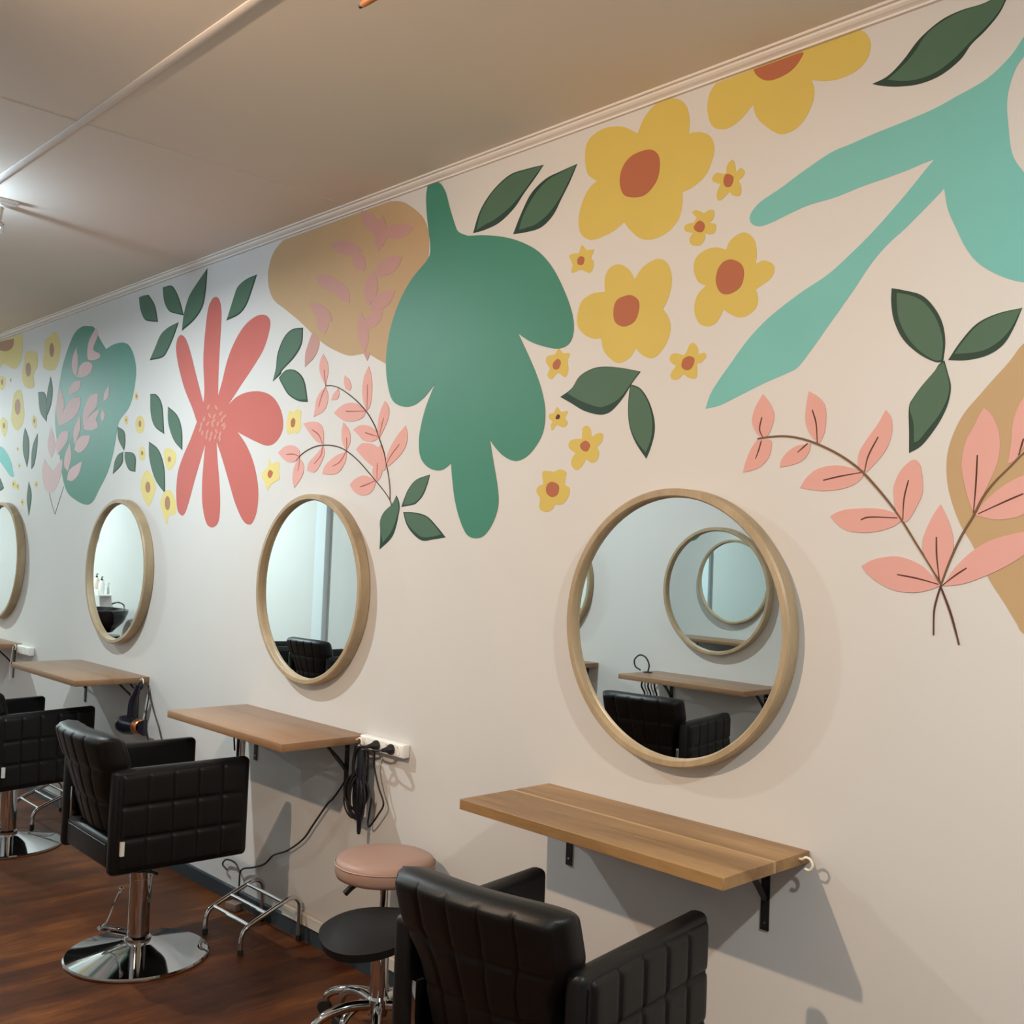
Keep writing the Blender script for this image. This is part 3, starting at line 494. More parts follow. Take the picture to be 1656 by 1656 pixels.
  ('stamen_dot','coral2','-4667,2126 -4679,2117 -4692,2119 -4693,2131 -4680,2141 -4667,2139',0),
  ('stamen_dot','coral2','-4623,2118 -4623,2106 -4636,2105 -4648,2117 -4648,2129 -4635,2130',0),
  ('stamen_dot','coral2','-4825,2172 -4840,2163 -4854,2166 -4851,2178 -4836,2187 -4823,2184',0),
  ('stamen_dot','coral2','-4698,2203 -4721,2199 -4730,2205 -4716,2214 -4693,2217 -4684,2212',0),
  ('stamen_dot','coral2','-4610,2205 -4622,2195 -4635,2198 -4635,2210 -4623,2219 -4610,2217',0),
  ('stamen_dot','coral2','-4580,2165 -4596,2158 -4608,2161 -4603,2173 -4587,2181 -4575,2177',0),
 ]),
 ('painted_leaf','dleaf','-5647,2962! -5587,2963 -5523,2957! -5438,2887 -5388,2789! -5474,2803 -5559,2827 -5622,2893',[
  ('leaf_face','gleaf','-5642,2959! -5587,2961 -5527,2954! -5448,2890 -5401,2798! -5482,2812 -5561,2834 -5619,2895',0),
 ]),
 ('painted_leaf','dleaf','-5353,2971! -5257,2966 -5199,2932 -5138,2863 -5087,2782! -5185,2806 -5264,2832 -5326,2891',[
  ('leaf_face','gleaf','-5348,2967! -5259,2962 -5204,2931 -5148,2867 -5100,2791! -5191,2813 -5265,2838 -5322,2893',0),
 ]),
 ('painted_leaf','dleaf','-4853,2989! -4858,2878 -4885,2797 -4969,2742 -5099,2703! -5088,2787 -5045,2868 -4969,2924',[
  ('leaf_face','gleaf','-4864,2981! -4869,2878 -4894,2802 -4973,2751 -5093,2715! -5083,2793 -5043,2869 -4972,2921',0),
 ]),
 ('painted_leaf','dleaf','-5141,2755! -5183,2692 -5250,2621 -5313,2588 -5467,2589! -5410,2649 -5350,2713 -5264,2742',[
  ('leaf_face','gleaf','-5155,2752! -5194,2693 -5257,2627 -5315,2596 -5458,2598! -5405,2653 -5349,2712 -5270,2739',0),
 ]),
 ('painted_leaf','dleaf','-4357,2874! -4397,2805 -4443,2741 -4510,2706 -4630,2693! -4603,2737 -4565,2804 -4533,2845 -4455,2868',[
  ('leaf_face','gleaf','-4370,2870! -4407,2806 -4449,2747 -4512,2714 -4623,2702! -4599,2743 -4563,2805 -4533,2843 -4461,2865',0),
 ]),
 ('painted_leaf','dleaf','-5437,2403! -5356,2391 -5282,2325 -5242,2174! -5359,2221 -5418,2295',[
  ('leaf_face','gleaf','-5435,2398! -5360,2387 -5290,2326 -5253,2185! -5362,2229 -5416,2298',0),
 ]),
 ('painted_leaf','dleaf','-5215,2318! -5102,2263 -5041,2182 -5025,2078! -5130,2139 -5201,2231',[
  ('leaf_face','gleaf','-5212,2312! -5107,2261 -5049,2186 -5035,2088! -5133,2145 -5198,2231',0),
 ]),
 ('painted_leaf','dleaf','-5422,2144! -5299,2093 -5221,1996 -5194,1859! -5325,1940 -5407,2053',[
  ('leaf_face','gleaf','-5418,2137! -5303,2090 -5231,1999 -5206,1871! -5328,1947 -5404,2052',0),
 ]),
 ('painted_leaf','dleaf','-5842,2251! -5749,2219 -5724,2160 -5735,2108! -5819,2175',[
  ('leaf_face','gleaf','-5841,2248! -5755,2219 -5732,2163 -5742,2115! -5820,2178',0),
 ]),
 ('painted_leaf','dleaf','-5747,2103! -5751,2035 -5870,1980! -5854,2049 -5808,2090',[
  ('leaf_face','gleaf','-5755,2102! -5759,2038 -5870,1988! -5854,2052 -5812,2089',0),
 ]),
 ('painted_leaf','dleaf','-5727,2102! -5623,2092 -5576,2059 -5573,1984! -5660,2000 -5716,2054',[
  ('leaf_face','gleaf','-5725,2100! -5628,2091 -5584,2061 -5582,1991! -5663,2006 -5715,2056',0),
 ]),
 ('painted_leaf','dleaf','-6927,2644! -6878,2555 -6889,2460 -6944,2391! -6973,2515',[
  ('leaf_face','gleaf','-6932,2638! -6886,2555 -6897,2466 -6947,2403! -6974,2518',0),
 ]),
 ('painted_leaf','dleaf','-7137,2559! -7017,2543 -6953,2453 -6954,2350! -7082,2426',[
  ('leaf_face','gleaf','-7134,2556! -7023,2540 -6963,2456 -6964,2360! -7083,2431',0),
 ]),
 ('painted_leaf','dleaf','-7345,2337! -7260,2251 -7243,2150 -7264,2064! -7352,2167 -7369,2269',[
  ('leaf_face','gleaf','-7348,2331! -7269,2250 -7254,2157 -7273,2076! -7355,2173 -7371,2268',0),
 ]),
 ('painted_leaf','dleaf','-7100,2285! -7096,2193 -7129,2084 -7182,2049! -7191,2148 -7168,2221',[
  ('leaf_face','gleaf','-7109,2280! -7104,2194 -7136,2092 -7185,2059! -7193,2152 -7172,2220',0),
 ]),
 ('painted_leaf','dleaf','-7214,1969! -7147,1875 -7177,1740! -7230,1852',[
  ('leaf_face','gleaf','-7218,1964! -7156,1877 -7184,1751! -7233,1855',0),
 ]),
 ('painted_leaf','dleaf','-7920,2059! -7793,2009 -7695,1935! -7777,1917 -7899,1939!',[
  ('leaf_face','gleaf','-7919,2055! -7801,2009 -7709,1940! -7786,1923 -7899,1944!',0),
 ]),
 ('painted_heart','green','-6346,2893 -6448,2903 -6562,2877 -6656,2795 -6733,2685 -6776,2558 -6806,2441 -6808,2346 -6758,2224 -6694,2115 -6629,1985 -6539,1890 -6413,1843 -6251,1810 -6141,1823 -6056,1893 -5949,1988 -5885,2093 -5849,2209 -5820,2281 -5704,2347 -5653,2427 -5631,2539 -5666,2627 -5736,2698 -5827,2730 -5956,2735 -6065,2720! -6164,2793 -6258,2872',[
  ('heart_leaf','thin_pink','-6519,2785! -6483,2694 -6492,2596! -6559,2643 -6575,2715',0),
  ('heart_leaf','thin_pink','-6477,2595! -6443,2661 -6344,2676 -6255,2647 -6277,2604 -6374,2585',0),
  ('heart_leaf','thin_pink','-6230,2869! -6195,2819 -6254,2742 -6152,2702 -6162,2676 -6273,2677 -6333,2700 -6331,2791',0),
  ('heart_leaf','thin_pink','-6415,2566! -6437,2516 -6596,2490! -6589,2541 -6518,2570',0),
  ('heart_leaf','thin_pink','-6745,2555! -6668,2454 -6686,2373 -6729,2306! -6781,2380 -6796,2476',0),
  ('heart_leaf','thin_pink','-6415,2469! -6407,2411 -6486,2348 -6729,2303! -6661,2407 -6562,2464',0),
  ('heart_leaf','thin_pink','-6148,2469! -6151,2392 -6255,2343 -6346,2282! -6346,2384 -6271,2457',0),
  ('heart_leaf','thin_pink','-5991,2499! -5995,2434 -6058,2409! -6052,2461',0),
  ('heart_leaf','thin_pink','-6201,2356! -6120,2367 -6129,2335 -6154,2314 -6120,2268 -6214,2251 -6330,2270 -6307,2313',0),
  ('heart_leaf','thin_pink','-6399,2353! -6386,2262 -6461,2174! -6489,2268',0),
  ('heart_leaf','thin_pink','-6224,2219! -6258,2165 -6366,2125 -6457,2146! -6435,2196 -6352,2226',0),
  ('heart_leaf','thin_pink','-6066,2369! -6029,2328 -6055,2286! -6088,2332',0),
  ('heart_leaf','thin_pink','-6538,2190! -6505,2108 -6542,2017! -6608,2054 -6603,2123',0),
  ('heart_leaf','thin_pink','-6330,2072! -6363,2000 -6459,1957 -6550,1965! -6514,2027',0),
  ('heart_leaf','thin_pink','-6579,2267! -6585,2204 -6728,2128! -6770,2201 -6686,2268',0),
 ]),
 ('painted_tulip','thin_pink','-6949,2108! -6986,2030 -6920,1920 -6833,1883! -6727,1917 -6649,2020 -6646,2102! -6719,2069 -6792,2030 -6870,2063',[
  ('tulip_stem','grey','-6833,1883 -6774,1811 -6718,1752',4),
  ('tulip_stem','grey','-6718,1752 -6654,1845 -6598,1926',4),
 ]),
 ('painted_tulip','thin_pink','-6867,2314! -6801,2239 -6780,2166 -6835,2109! -6913,2196',[
 ]),
 ('painted_flower','thin_yellow','-8212,2997! -7966,2999 -7731,2997 -7499,2994! -7482,2891 -7504,2803 -7616,2763 -7734,2788 -7857,2828! -8010,2790 -8192,2891',[
  ('flower_centre','thin_rust','-8086,2989! -7965,2993 -7672,2981! -7681,2927 -7793,2907 -7955,2933',0),
 ]),
 ('painted_flower','thin_yellow','-6990,2907 -6913,2931 -6844,2901 -6786,2834 -6787,2774 -6794,2739 -6843,2684 -6939,2682 -7060,2712 -7085,2771 -7059,2817 -7071,2892',[
  ('flower_centre','thin_rust','-6894,2810 -6901,2779 -6927,2768 -6957,2785 -6974,2819 -6967,2852 -6941,2862 -6911,2845',0),
 ]),
 ('painted_flower','thin_yellow','-7428,2846 -7322,2853 -7195,2820 -7181,2731 -7243,2687 -7213,2610 -7280,2593 -7410,2627 -7467,2709 -7436,2783',[
  ('flower_centre','thin_rust','-7298,2724 -7307,2691 -7340,2681 -7378,2698 -7399,2735 -7390,2768 -7356,2778 -7318,2760',0),
 ]),
 ('painted_flower','thin_yellow','-7604,2580 -7534,2606 -7459,2593 -7409,2513 -7369,2421 -7418,2348 -7524,2329 -7630,2400 -7626,2491',[
  ('flower_centre','thin_rust','-7459,2485 -7469,2447 -7505,2434 -7548,2453 -7571,2493 -7561,2531 -7524,2544 -7481,2524',0),
 ]),
 ('painted_flower','thin_yellow','-7881,2737 -7799,2716 -7797,2662 -7863,2635 -7950,2676 -7939,2729',[
  ('flower_centre','thin_rust','-7845,2691 -7849,2677 -7862,2672 -7877,2679 -7885,2694 -7882,2708 -7869,2713 -7854,2706',0),
 ]),
 ('painted_flower','thin_yellow','-7809,2438 -7714,2406 -7698,2352 -7746,2296 -7810,2333 -7862,2402',[
  ('flower_centre','thin_rust','-7748,2375 -7752,2361 -7768,2356 -7785,2363 -7795,2378 -7790,2392 -7775,2396 -7757,2389',0),
 ]),
 ('painted_flower','thin_yellow','-7198,2409 -7131,2373 -7150,2319 -7218,2361',[
  ('flower_centre','thin_rust','-7165,2370 -7167,2359 -7176,2355 -7186,2360 -7192,2371 -7190,2382 -7181,2385 -7170,2380',0),
 ]),
 ('painted_flower','thin_yellow','-5587,2403 -5591,2387 -5606,2381 -5622,2389 -5631,2406 -5627,2422 -5612,2427 -5596,2419',[
  ('flower_centre','thin_rust','-5599,2404 -5601,2397 -5608,2395 -5615,2398 -5619,2405 -5617,2412 -5610,2414 -5603,2410',0),
 ]),
 ('painted_flower','thin_yellow','-5487,2239 -5500,2205 -5540,2193 -5584,2210 -5606,2247 -5593,2281 -5552,2293 -5508,2275',[
  ('flower_centre','thin_rust','-5530,2247 -5533,2234 -5544,2229 -5557,2236 -5563,2249 -5560,2262 -5549,2267 -5537,2260',0),
 ]),
 ('painted_flower','thin_yellow','-5458,2080 -5467,2053 -5493,2043 -5523,2055 -5538,2083 -5530,2111 -5503,2121 -5473,2108',[
  ('flower_centre','thin_rust','-5484,2084 -5487,2076 -5497,2072 -5507,2076 -5513,2085 -5509,2094 -5500,2097 -5490,2093',0),
 ]),
 ('painted_flower','thin_yellow','-5232,2085 -5179,2097 -5101,2070 -5096,2021 -5165,1980 -5214,2025',[
  ('flower_centre','thin_rust','-5148,2038 -5152,2027 -5164,2024 -5177,2028 -5183,2039 -5179,2049 -5167,2053 -5155,2048',0),
 ]),
 ('painted_flower','thin_yellow','-5466,1969 -5410,1987 -5323,1920 -5317,1870 -5387,1796 -5476,1863 -5495,1924',[
  ('flower_centre','thin_rust','-5374,1896 -5380,1875 -5400,1867 -5422,1876 -5434,1897 -5428,1919 -5407,1927 -5385,1918',0),
 ]),
 ('painted_flower','thin_yellow','-5206,1868 -5143,1877 -5085,1838 -5058,1780 -5075,1751 -5138,1742 -5154,1698 -5204,1751 -5243,1810',[
  ('flower_centre','thin_rust','-5131,1809 -5136,1783 -5156,1773 -5179,1783 -5191,1810 -5185,1836 -5165,1846 -5142,1835',0),
 ]),
 ('painted_flower','thin_yellow','-7458,1956 -7467,1936 -7494,1928 -7524,1937 -7540,1957 -7531,1977 -7504,1985 -7473,1976',[
  ('flower_centre','thin_rust','-7492,1959 -7495,1952 -7505,1949 -7516,1952 -7521,1960 -7518,1967 -7508,1970 -7497,1966',0),
 ]),
 ('painted_flower','thin_yellow','-7394,1939 -7399,1923 -7419,1917 -7441,1924 -7452,1940 -7446,1956 -7426,1963 -7405,1955',[
  ('flower_centre','thin_rust','-7412,1942 -7414,1936 -7422,1933 -7430,1936 -7434,1943 -7432,1949 -7425,1951 -7416,1948',0),
 ]),
 ('painted_flower','thin_yellow','-7043,1947 -7049,1932 -7070,1925 -7093,1932 -7104,1948 -7098,1964 -7077,1970 -7054,1963',[
  ('flower_centre','thin_rust','-7063,1947 -7065,1941 -7072,1939 -7080,1942 -7084,1948 -7082,1954 -7075,1956 -7067,1953',0),
 ]),
 ('painted_flower','thin_yellow','-7287,1834 -7292,1816 -7311,1809 -7333,1816 -7344,1834 -7338,1852 -7319,1859 -7298,1851',[
  ('flower_centre','thin_rust','-7304,1834 -7307,1828 -7314,1825 -7322,1828 -7326,1834 -7324,1840 -7317,1843 -7309,1840',0),
 ]),
 ('painted_flower','thin_yellow','-7447,2197 -7451,2186 -7463,2182 -7477,2187 -7484,2199 -7481,2209 -7468,2213 -7455,2208',[
  ('flower_centre','thin_rust','-7458,2197 -7460,2193 -7465,2191 -7470,2194 -7473,2198 -7472,2203 -7467,2204 -7461,2202',0),
 ]),
 ('painted_flower','thin_yellow','-7395,2081 -7399,2068 -7411,2063 -7424,2069 -7432,2082 -7428,2094 -7417,2099 -7403,2093',[
  ('flower_centre','thin_rust','-7406,2081 -7408,2077 -7413,2075 -7418,2077 -7421,2082 -7419,2086 -7415,2088 -7409,2086',0),
 ]),
 ('painted_flower','thin_yellow','-7671,2688 -7675,2677 -7688,2673 -7702,2679 -7710,2691 -7706,2702 -7693,2705 -7679,2699',[
  ('flower_centre','thin_rust','-7683,2689 -7684,2684 -7689,2683 -7695,2685 -7698,2690 -7697,2695 -7692,2696 -7686,2694',0),
 ]),
 ('painted_flower','thin_yellow','-5703,2279 -5708,2261 -5727,2255 -5747,2264 -5757,2282 -5752,2300 -5733,2306 -5713,2297',[
  ('flower_centre','thin_rust','-5722,2280 -5724,2275 -5729,2273 -5735,2276 -5737,2281 -5736,2286 -5731,2288 -5725,2286',0),
 ]),
 ('painted_frond','teal','-8082,2280! -7832,2235 -7709,2196 -7581,2113 -7507,2008! -7583,2016 -7686,2065 -7812,2121 -8065,2185!',[
 ]),
]
def parse(s):
    out = []
    for t in s.split():
        c = t.endswith('!'); a, b = t.rstrip('!').split(','); out.append((int(a)/1000, int(b)/1000, c))
    return out
def smooth_outline(pts, n=5):
    k = len(pts); out = []
    for i in range(k):
        p1, p2 = Vector(pts[i][:2]), Vector(pts[(i+1) % k][:2])
        p0 = p1 - (p2-p1)*0.5 if pts[i][2] else Vector(pts[i-1][:2])
        p3 = p2 + (p2-p1)*0.5 if pts[(i+1) % k][2] else Vector(pts[(i+2) % k][:2])
        for j in range(n):
            t = j/n
            out.append(0.5*((2*p1)+(p2-p0)*t+(2*p0-5*p1+4*p2-p3)*t*t+(3*p1-p0-3*p2+p3)*t*t*t))
    return out
ZTOP = 3.0018
def patch(name, poly, layer, m, parent):
    d = -0.0006*layer; poly = [(p[0], min(p[1], ZTOP)) for p in poly]
    q = []
    for p in poly:
        if not q or (abs(p[0]-q[-1][0])+abs(p[1]-q[-1][1])) > 1e-4: q.append(p)
    n = len(q)
    area = sum(q[i][0]*q[(i+1) % n][1]-q[(i+1) % n][0]*q[i][1] for i in range(n))
    if area < 0: q = q[::-1]
    vs = [(x, d, z) for x, z in q]+[(x, 0.0005, z) for x, z in q]
    fs = [tuple(range(n))]+[(i, n+i, n+(i+1) % n, (i+1) % n) for i in range(n)]
    me = bpy.data.meshes.new(name); me.from_pydata(vs, [], fs); me.update()
    return obj(name, me, m, parent, 0)
def ribbon(name, pts, width, layer, m, parent):
    sp = spline([(p[0], p[1], 0) for p in pts], 5); L_ = []; R_ = []; k = len(sp)
    for i, p in enumerate(sp):
        t = (sp[min(i+1, k-1)]-sp[max(i-1, 0)]).normalized(); nrm = Vector((-t.y, t.x, 0))
        wd = width*0.5*(0.65+0.35*math.sin(PI*min(1, (i+1)/k*1.2)))
        L_.append((p+nrm*wd)[:2]); R_.append((p-nrm*wd)[:2])
    return patch(name, L_+R_[::-1], layer, m, parent)
px = 0.0006
MOTIF_LABEL = {}
count = 0
for name, colr, outl, subs in MURAL:
    count += 1
    base = 1 + (count % 7)*0.08 + (1.5 if name in ('painted_plant',) else 0)
    if outl: par = patch(name, smooth_outline(parse(outl)), base, PAINT[colr], wall_back)
    else:
        par = link(bpy.data.objects.new(name, None)); par.parent = wall_back; par.empty_display_size = .05
        base = 1.8
    for i, (sn, sc_, so, wd) in enumerate(subs):
        if wd: ribbon(sn, parse(so), wd*px*(1.25), base+2.2+0.05*(i % 5), PAINT[sc_], par)
        else: patch(sn, smooth_outline(parse(so)), base+1.2+0.05*(i % 11), PAINT[sc_], par)

# ------------------------------------------------------------------ round mirrors
def make_mirror():
    t = thing('round_mirror', '', 'mirror')
    R = 0.393
    # closed ring profile (radius, distance from wall): a deep bent-wood hoop with the glass set back in it
    pr = [(R-.004, 0.0), (R, -.004), (R, -.046), (R-.005, -.051), (R-.020, -.051), (R-.024, -.047), (R-.026, -.026), (R-.026, 0.0)]
    MB().lathe(pr+[pr[0]], n=96, axis='y', cap=False).build('frame', M['frame'], t, 40)
    MB().lathe([(0.0001, -.030), (R-.025, -.030), (R-.025, -.024), (0.0001, -.024)], n=96, axis='y').build('mirror_glass', M['glass'], t, 30)
    return t
MIR = [((-1.8545, 1.4254), 'round oak-framed mirror above the shelf of oak boards, beside the pink painted branch', 'mirrors along the mural wall'),
       ((-3.7490, 1.4369), 'round oak-framed mirror between coral painted flower and green plant', 'mirrors along the mural wall'),
       ((-5.6699, 1.4370), 'round oak-framed mirror below the green painted heart', 'mirrors along the mural wall'),
       ((-7.5865, 1.4370), 'round oak-framed mirror below yellow flowers, farthest along the mural wall', 'mirrors along the mural wall')]
OPP = [-2.36, -3.785, -5.205]
mir0 = make_mirror()
for i, ((x, z), lab, grp) in enumerate(MIR):
    o = mir0 if i == 0 else copy_tree(mir0)
    o.location = (x, 0, z); tag(o, lab, 'mirror', grp)
    if i == 0: o.scale = (1.008, 1, 1.008)
for i, x in enumerate(OPP):
    o = copy_tree(mir0); o.scale = (1, 1, 1); o.location = (x, YF, 1.437); o.rotation_euler = (0, 0, PI)
    tag(o, ['round mirror on the plain opposite wall, nearest its warm spotlight', 'round mirror on the plain opposite wall above the shelf holding a wire loop', 'round mirror on the plain opposite wall, third from the spotlight'][i], 'mirror', 'mirrors on the plain wall')

# ------------------------------------------------------------------ wall shelves
def bracket(parent, x):
    b = MB().box(x-.0125, x+.0125, -.004, 0.0, -.235, -.028)
    b.box(x-.0125, x+.0125, -.17, 0.0, -.034, -.0295)
    br = b.build('bracket', M['black'], parent, 0)
    arc = spline([(x, -.115, -.034), (x, -.090, -.062), (x, -.045, -.105), (x, -.003, -.155)], 6)
    vs = MB(); k = len(arc)
    pv = []
    for p in arc:
        for dx in (-.008, .008):
            for dn in (-.003, .003): pv.append((p.x+dx, p.y+dn, p.z+dn))
    fs = []
    for i in range(k-1):
        a = i*4; c = a+4
        fs += [(a, a+1, c+1, c), (a+2, c+2, c+3, a+3), (a, c, c+2, a+2), (a+1, a+3, c+3, c+1)]
    fs += [(0, 2, 3, 1), ((k-1)*4, (k-1)*4+1, (k-1)*4+3, (k-1)*4+2)]
    vs.add(pv, fs).build('brace', M['black'], br, 30)
    for z in (-.215, -.075):
        MB().lathe([(0.0001, -.0062), (.0035, -.0058), (.004, -.004)], c=(x, 0, z), n=12, axis='y').build('screw', M['satin'], br)
def hook(parent, x, y, z):
    pts = spline([(x-.004, y, z), (x+.008, y, z+.001), (x+.020, y, z+.008), (x+.033, y, z+.004), (x+.038, y, z-.009), (x+.030, y, z-.021), (x+.017, y, z-.021)], 6)
    MB().tube(pts, .0032, 8).build('hook', M['hook'], parent)
def make_shelf(L, D, plain, th=.030):
    t = thing('wall_shelf', '', 'shelf')
    if plain:
        MB().rbox(-L, 0, -D, 0, -th, 0, .0025, 2).build('board', M['wood2'], t, 40)
    else:
        ys = [0, -.155, -.168, -.255, -D]
        for i in range(4):
            y1, y0 = ys[i], ys[i+1]
            MB().rbox(-L, 0, y0+.0002, y1-.0002, -th, 0, .0012, 1).build('board', M['wood'] if i != 1 else M['woodl'], t, 40)
    bracket(t, -.125); bracket(t, -L+.10)
    hook(t, 0.0, -.05, -.012)
    return t
M['woodl'] = wood('oak_sapwood', srgb(160, 126, 84), srgb(182, 150, 108), 'x', 0.45, 10, 0.02)
SH = [((-1.4127, .8868), .932, .3785, False, 'oak shelf of glued boards with a white hook on its end'),
      ((-3.3349, .8906), .9234, .3793, True, 'brown timber shelf with cords hanging from its end hook beside power sockets'),
      ((-5.2637, .9001), .9224, .3848, True, 'brown timber shelf with a hair dryer hanging from its end'),
      ((-7.170, .9040), .9224, .3800, True, 'brown timber shelf beyond the one with hanging hair dryer')]
for (x, z), L_, D, plain, lab in SH:
    o = make_shelf(L_, D, plain); o.location = (x, 0, z); tag(o, lab, 'shelf', 'shelves under the mirrors')
for i, x in enumerate(OPP):
    o = make_shelf(.92, .38, True); o.location = (x-.46, YF, .90); o.rotation_euler = (0, 0, PI)
    tag(o, ['brown shelf on the plain wall, nearest the warm spotlight', 'brown shelf on the plain wall with a wire loop on top', 'brown shelf on the plain wall, third from the spotlight'][i], 'shelf', 'shelves on the plain wall')

# ------------------------------------------------------------------ salon chairs
def quilt(c, r, u, v, amp):
    cu = (u*c) % 1.0 if u < 1 else 1.0; cv = (v*r) % 1.0 if v < 1 else 1.0
    return amp*((1-abs(2*cu-1)**7)*(1-abs(2*cv-1)**7))**0.45
def make_chair(dz=0.0):
    t = thing('salon_chair', '', 'chair')
    XI, XO, Y0, Y1, Z0, Z1 = .2130, .2650, -.230, .308, .402+dz, .781+dz
    for s in (-1, 1):
        a = MB().rbox(min(s*XI, s*XO), max(s*XI, s*XO), Y0, Y1, Z0, Z1, .020, 4).build('armrest', M['vinyl'], t, 50)
        def fn(u, v, s=s):
            e = min(u, 1-u, v, 1-v)
            h = quilt(5, 3, u, v, .0105)
            edge = -.004 if e < 1e-6 else .0005
            return (s*(XO+edge+h), Y0+.030+(Y1-Y0-.048)*u, Z0+.014+(Z1-Z0-.030)*v)
        MB().grid(fn, 80, 48, flip=(s < 0)).build('quilted_panel', M['vinyl'], a, 180)
        # piping round the rear edge
        MB().tube([(s*(XO+.001), Y0+.018, Z0+.03), (s*(XO+.001), Y0+.018, Z1-.03)], .0022, 6).build('piping', M['vinyl'], a)
    # seat cushion
    seat = MB().rbox(-XI-.002, XI+.002, -.222, .258, .412+dz, .525+dz, .022, 4).build('seat', M['vinyl'], t, 50)
    MB().tube([(-XI+.02, -.2225, .502+dz), (XI-.02, -.2225, .502+dz)], .002, 6).build('piping', M['vinyl'], seat)
    # curved, reclined, quilted backrest
    ZB, ZT = .500+dz, .905+dz
    def mid(s_, t_):
        return (-.140 - .125*t_ + .034*s_*s_, ZB+(ZT-ZB)*t_ - .012*abs(s_)**6*t_)
    def half(t_):
        k = min(1, max(0, (t_-.45)/.33)); return .193+.046*k*k*(3-2*k)
    def thick(s_, t_):
        a_ = max(0.0, 1-abs(s_)**16)**.5; b_ = max(0.0, 1-abs(2*t_-1)**26)**.5
        return .046*a_*b_
    def rear(u, v):
        s_ = 2*u-1; y, z = mid(s_, v); h = quilt(5, 3, (u-.04)/.92, (v-.06)/.90, .013) if .04 <= u <= .96 and .06 <= v <= .96 else 0
        return (s_*half(v), y-thick(s_, v)-h, z)
    def front(u, v):
        s_ = 2*u-1; y, z = mid(s_, v); h = quilt(5, 3, (u-.04)/.92, (v-.06)/.90, .013) if .04 <= u <= .96 and .06 <= v <= .96 else 0
        return (s_*half(v), y+thick(s_, v)+h, z)
    b = MB().grid(rear, 90, 60); b.grid(front, 90, 60, flip=True)
    me = b.mesh('backrest', fix=False)
    bm = bmesh.new(); bm.from_mesh(me); bmesh.ops.remove_doubles(bm, verts=list(bm.verts), dist=.0002); bmesh.ops.recalc_face_normals(bm, faces=list(bm.faces)); bm.to_mesh(me); bm.free()
    obj('backrest', me, M['vinyl'], t, 60)
    for s in (-1, 1):
        MB().rbox(min(s*.198, s*.2145), max(s*.198, s*.2145), -.215, -.185, .50+dz, .64+dz, .003, 2).build('back_bracket', M['chrome'], t, 40)
    # maker's tag low on the arm's rear corner
    MB().box(XO+.002, XO+.0135, Y0+.030, Y0+.044, Z0+.075, Z0+.125).build('cloth_tag', M['tag'], t, 0)
    # pump column, collar, plate
    MB().rbox(-.11, .11, -.11, .11, .392+dz, .4135+dz, .004, 1).build('seat_plate', M['black'], t, 30)
    col = MB().lathe([(.050, .062), (.050, .074), (.044, .080), (.041, .082), (.041, .300), (.043, .302), (.043, .330), (.036, .334), (.030, .336), (.030, .395+dz)], n=40).build('pump_column', M['chrome'], t, 35)
    MB().tube([(.03, .0, .330), (.075, .015, .336), (.10, .02, .335)], .006, 8).build('release_lever', M['black'], col)
    pd = MB().tube(spline([(.0, -.048, .090), (-.05, -.090, .096), (-.088, -.118, .100), (-.104, -.112, .102), (-.100, -.096, .102), (-.06, -.055, .096), (-.035, -.02, .090)], 6), .0055, 8)
    pd.build('pump_pedal', M['chrome'], t)
    rod = MB().tube(spline([(-.092, -.106, .104), (-.082, -.095, .125), (-.066, -.076, .190), (-.055, -.062, .235), (-.048, -.056, .250)], 6), .0045, 8)
    rod.sphere((-.048, -.056, .252), .009, 10, 8).build('pedal_rod', M['chrome'], t)
    MB().lathe([(.0001, .0), (.262, .0), (.270, .003), (.270, .009), (.264, .014), (.200, .026), (.120, .044), (.070, .056), (.052, .062), (.0001, .062)], n=72).build('base_disc', M['chrome'], t, 25)
    return t
CH = [((-1.7014, -.6674), math.radians(8.2), 0.0, 'black quilted salon chair facing the oak-board shelf, beside the stools'),
      ((-3.9529, -.5999), math.radians(-1.8), 0.0, 'black quilted salon chair on a chrome disc facing the shelf with hanging cords'),
      ((-5.760, -.500), math.radians(11), -.06, 'lower black quilted salon chair facing the shelf with the hair dryer')]
chair_up = make_chair(0.0); chair_low = make_chair(-.06)
for i, ((x, y), r, dz, lab) in enumerate(CH):
    o = chair_up if i == 0 else (chair_low if dz else copy_tree(chair_up))
    o.location = (x, y, 0); o.rotation_euler = (0, 0, r); tag(o, lab, 'chair', 'salon chairs')
for x, y, r, lab in [(-3.58, -2.22, math.radians(170), 'black salon chair facing the plain wall below the wire loop shelf'),
                     (-7.78, -2.30, math.radians(200), 'black salon chair by the grey pilaster on the plain wall'),
                     (-6.95, -2.33, math.radians(176), 'black salon chair against the plain wall between shelf and grey pilaster')]:
    o = copy_tree(chair_up); o.location = (x, y, 0); o.rotation_euler = (0, 0, r); tag(o, lab, 'chair', 'salon chairs')

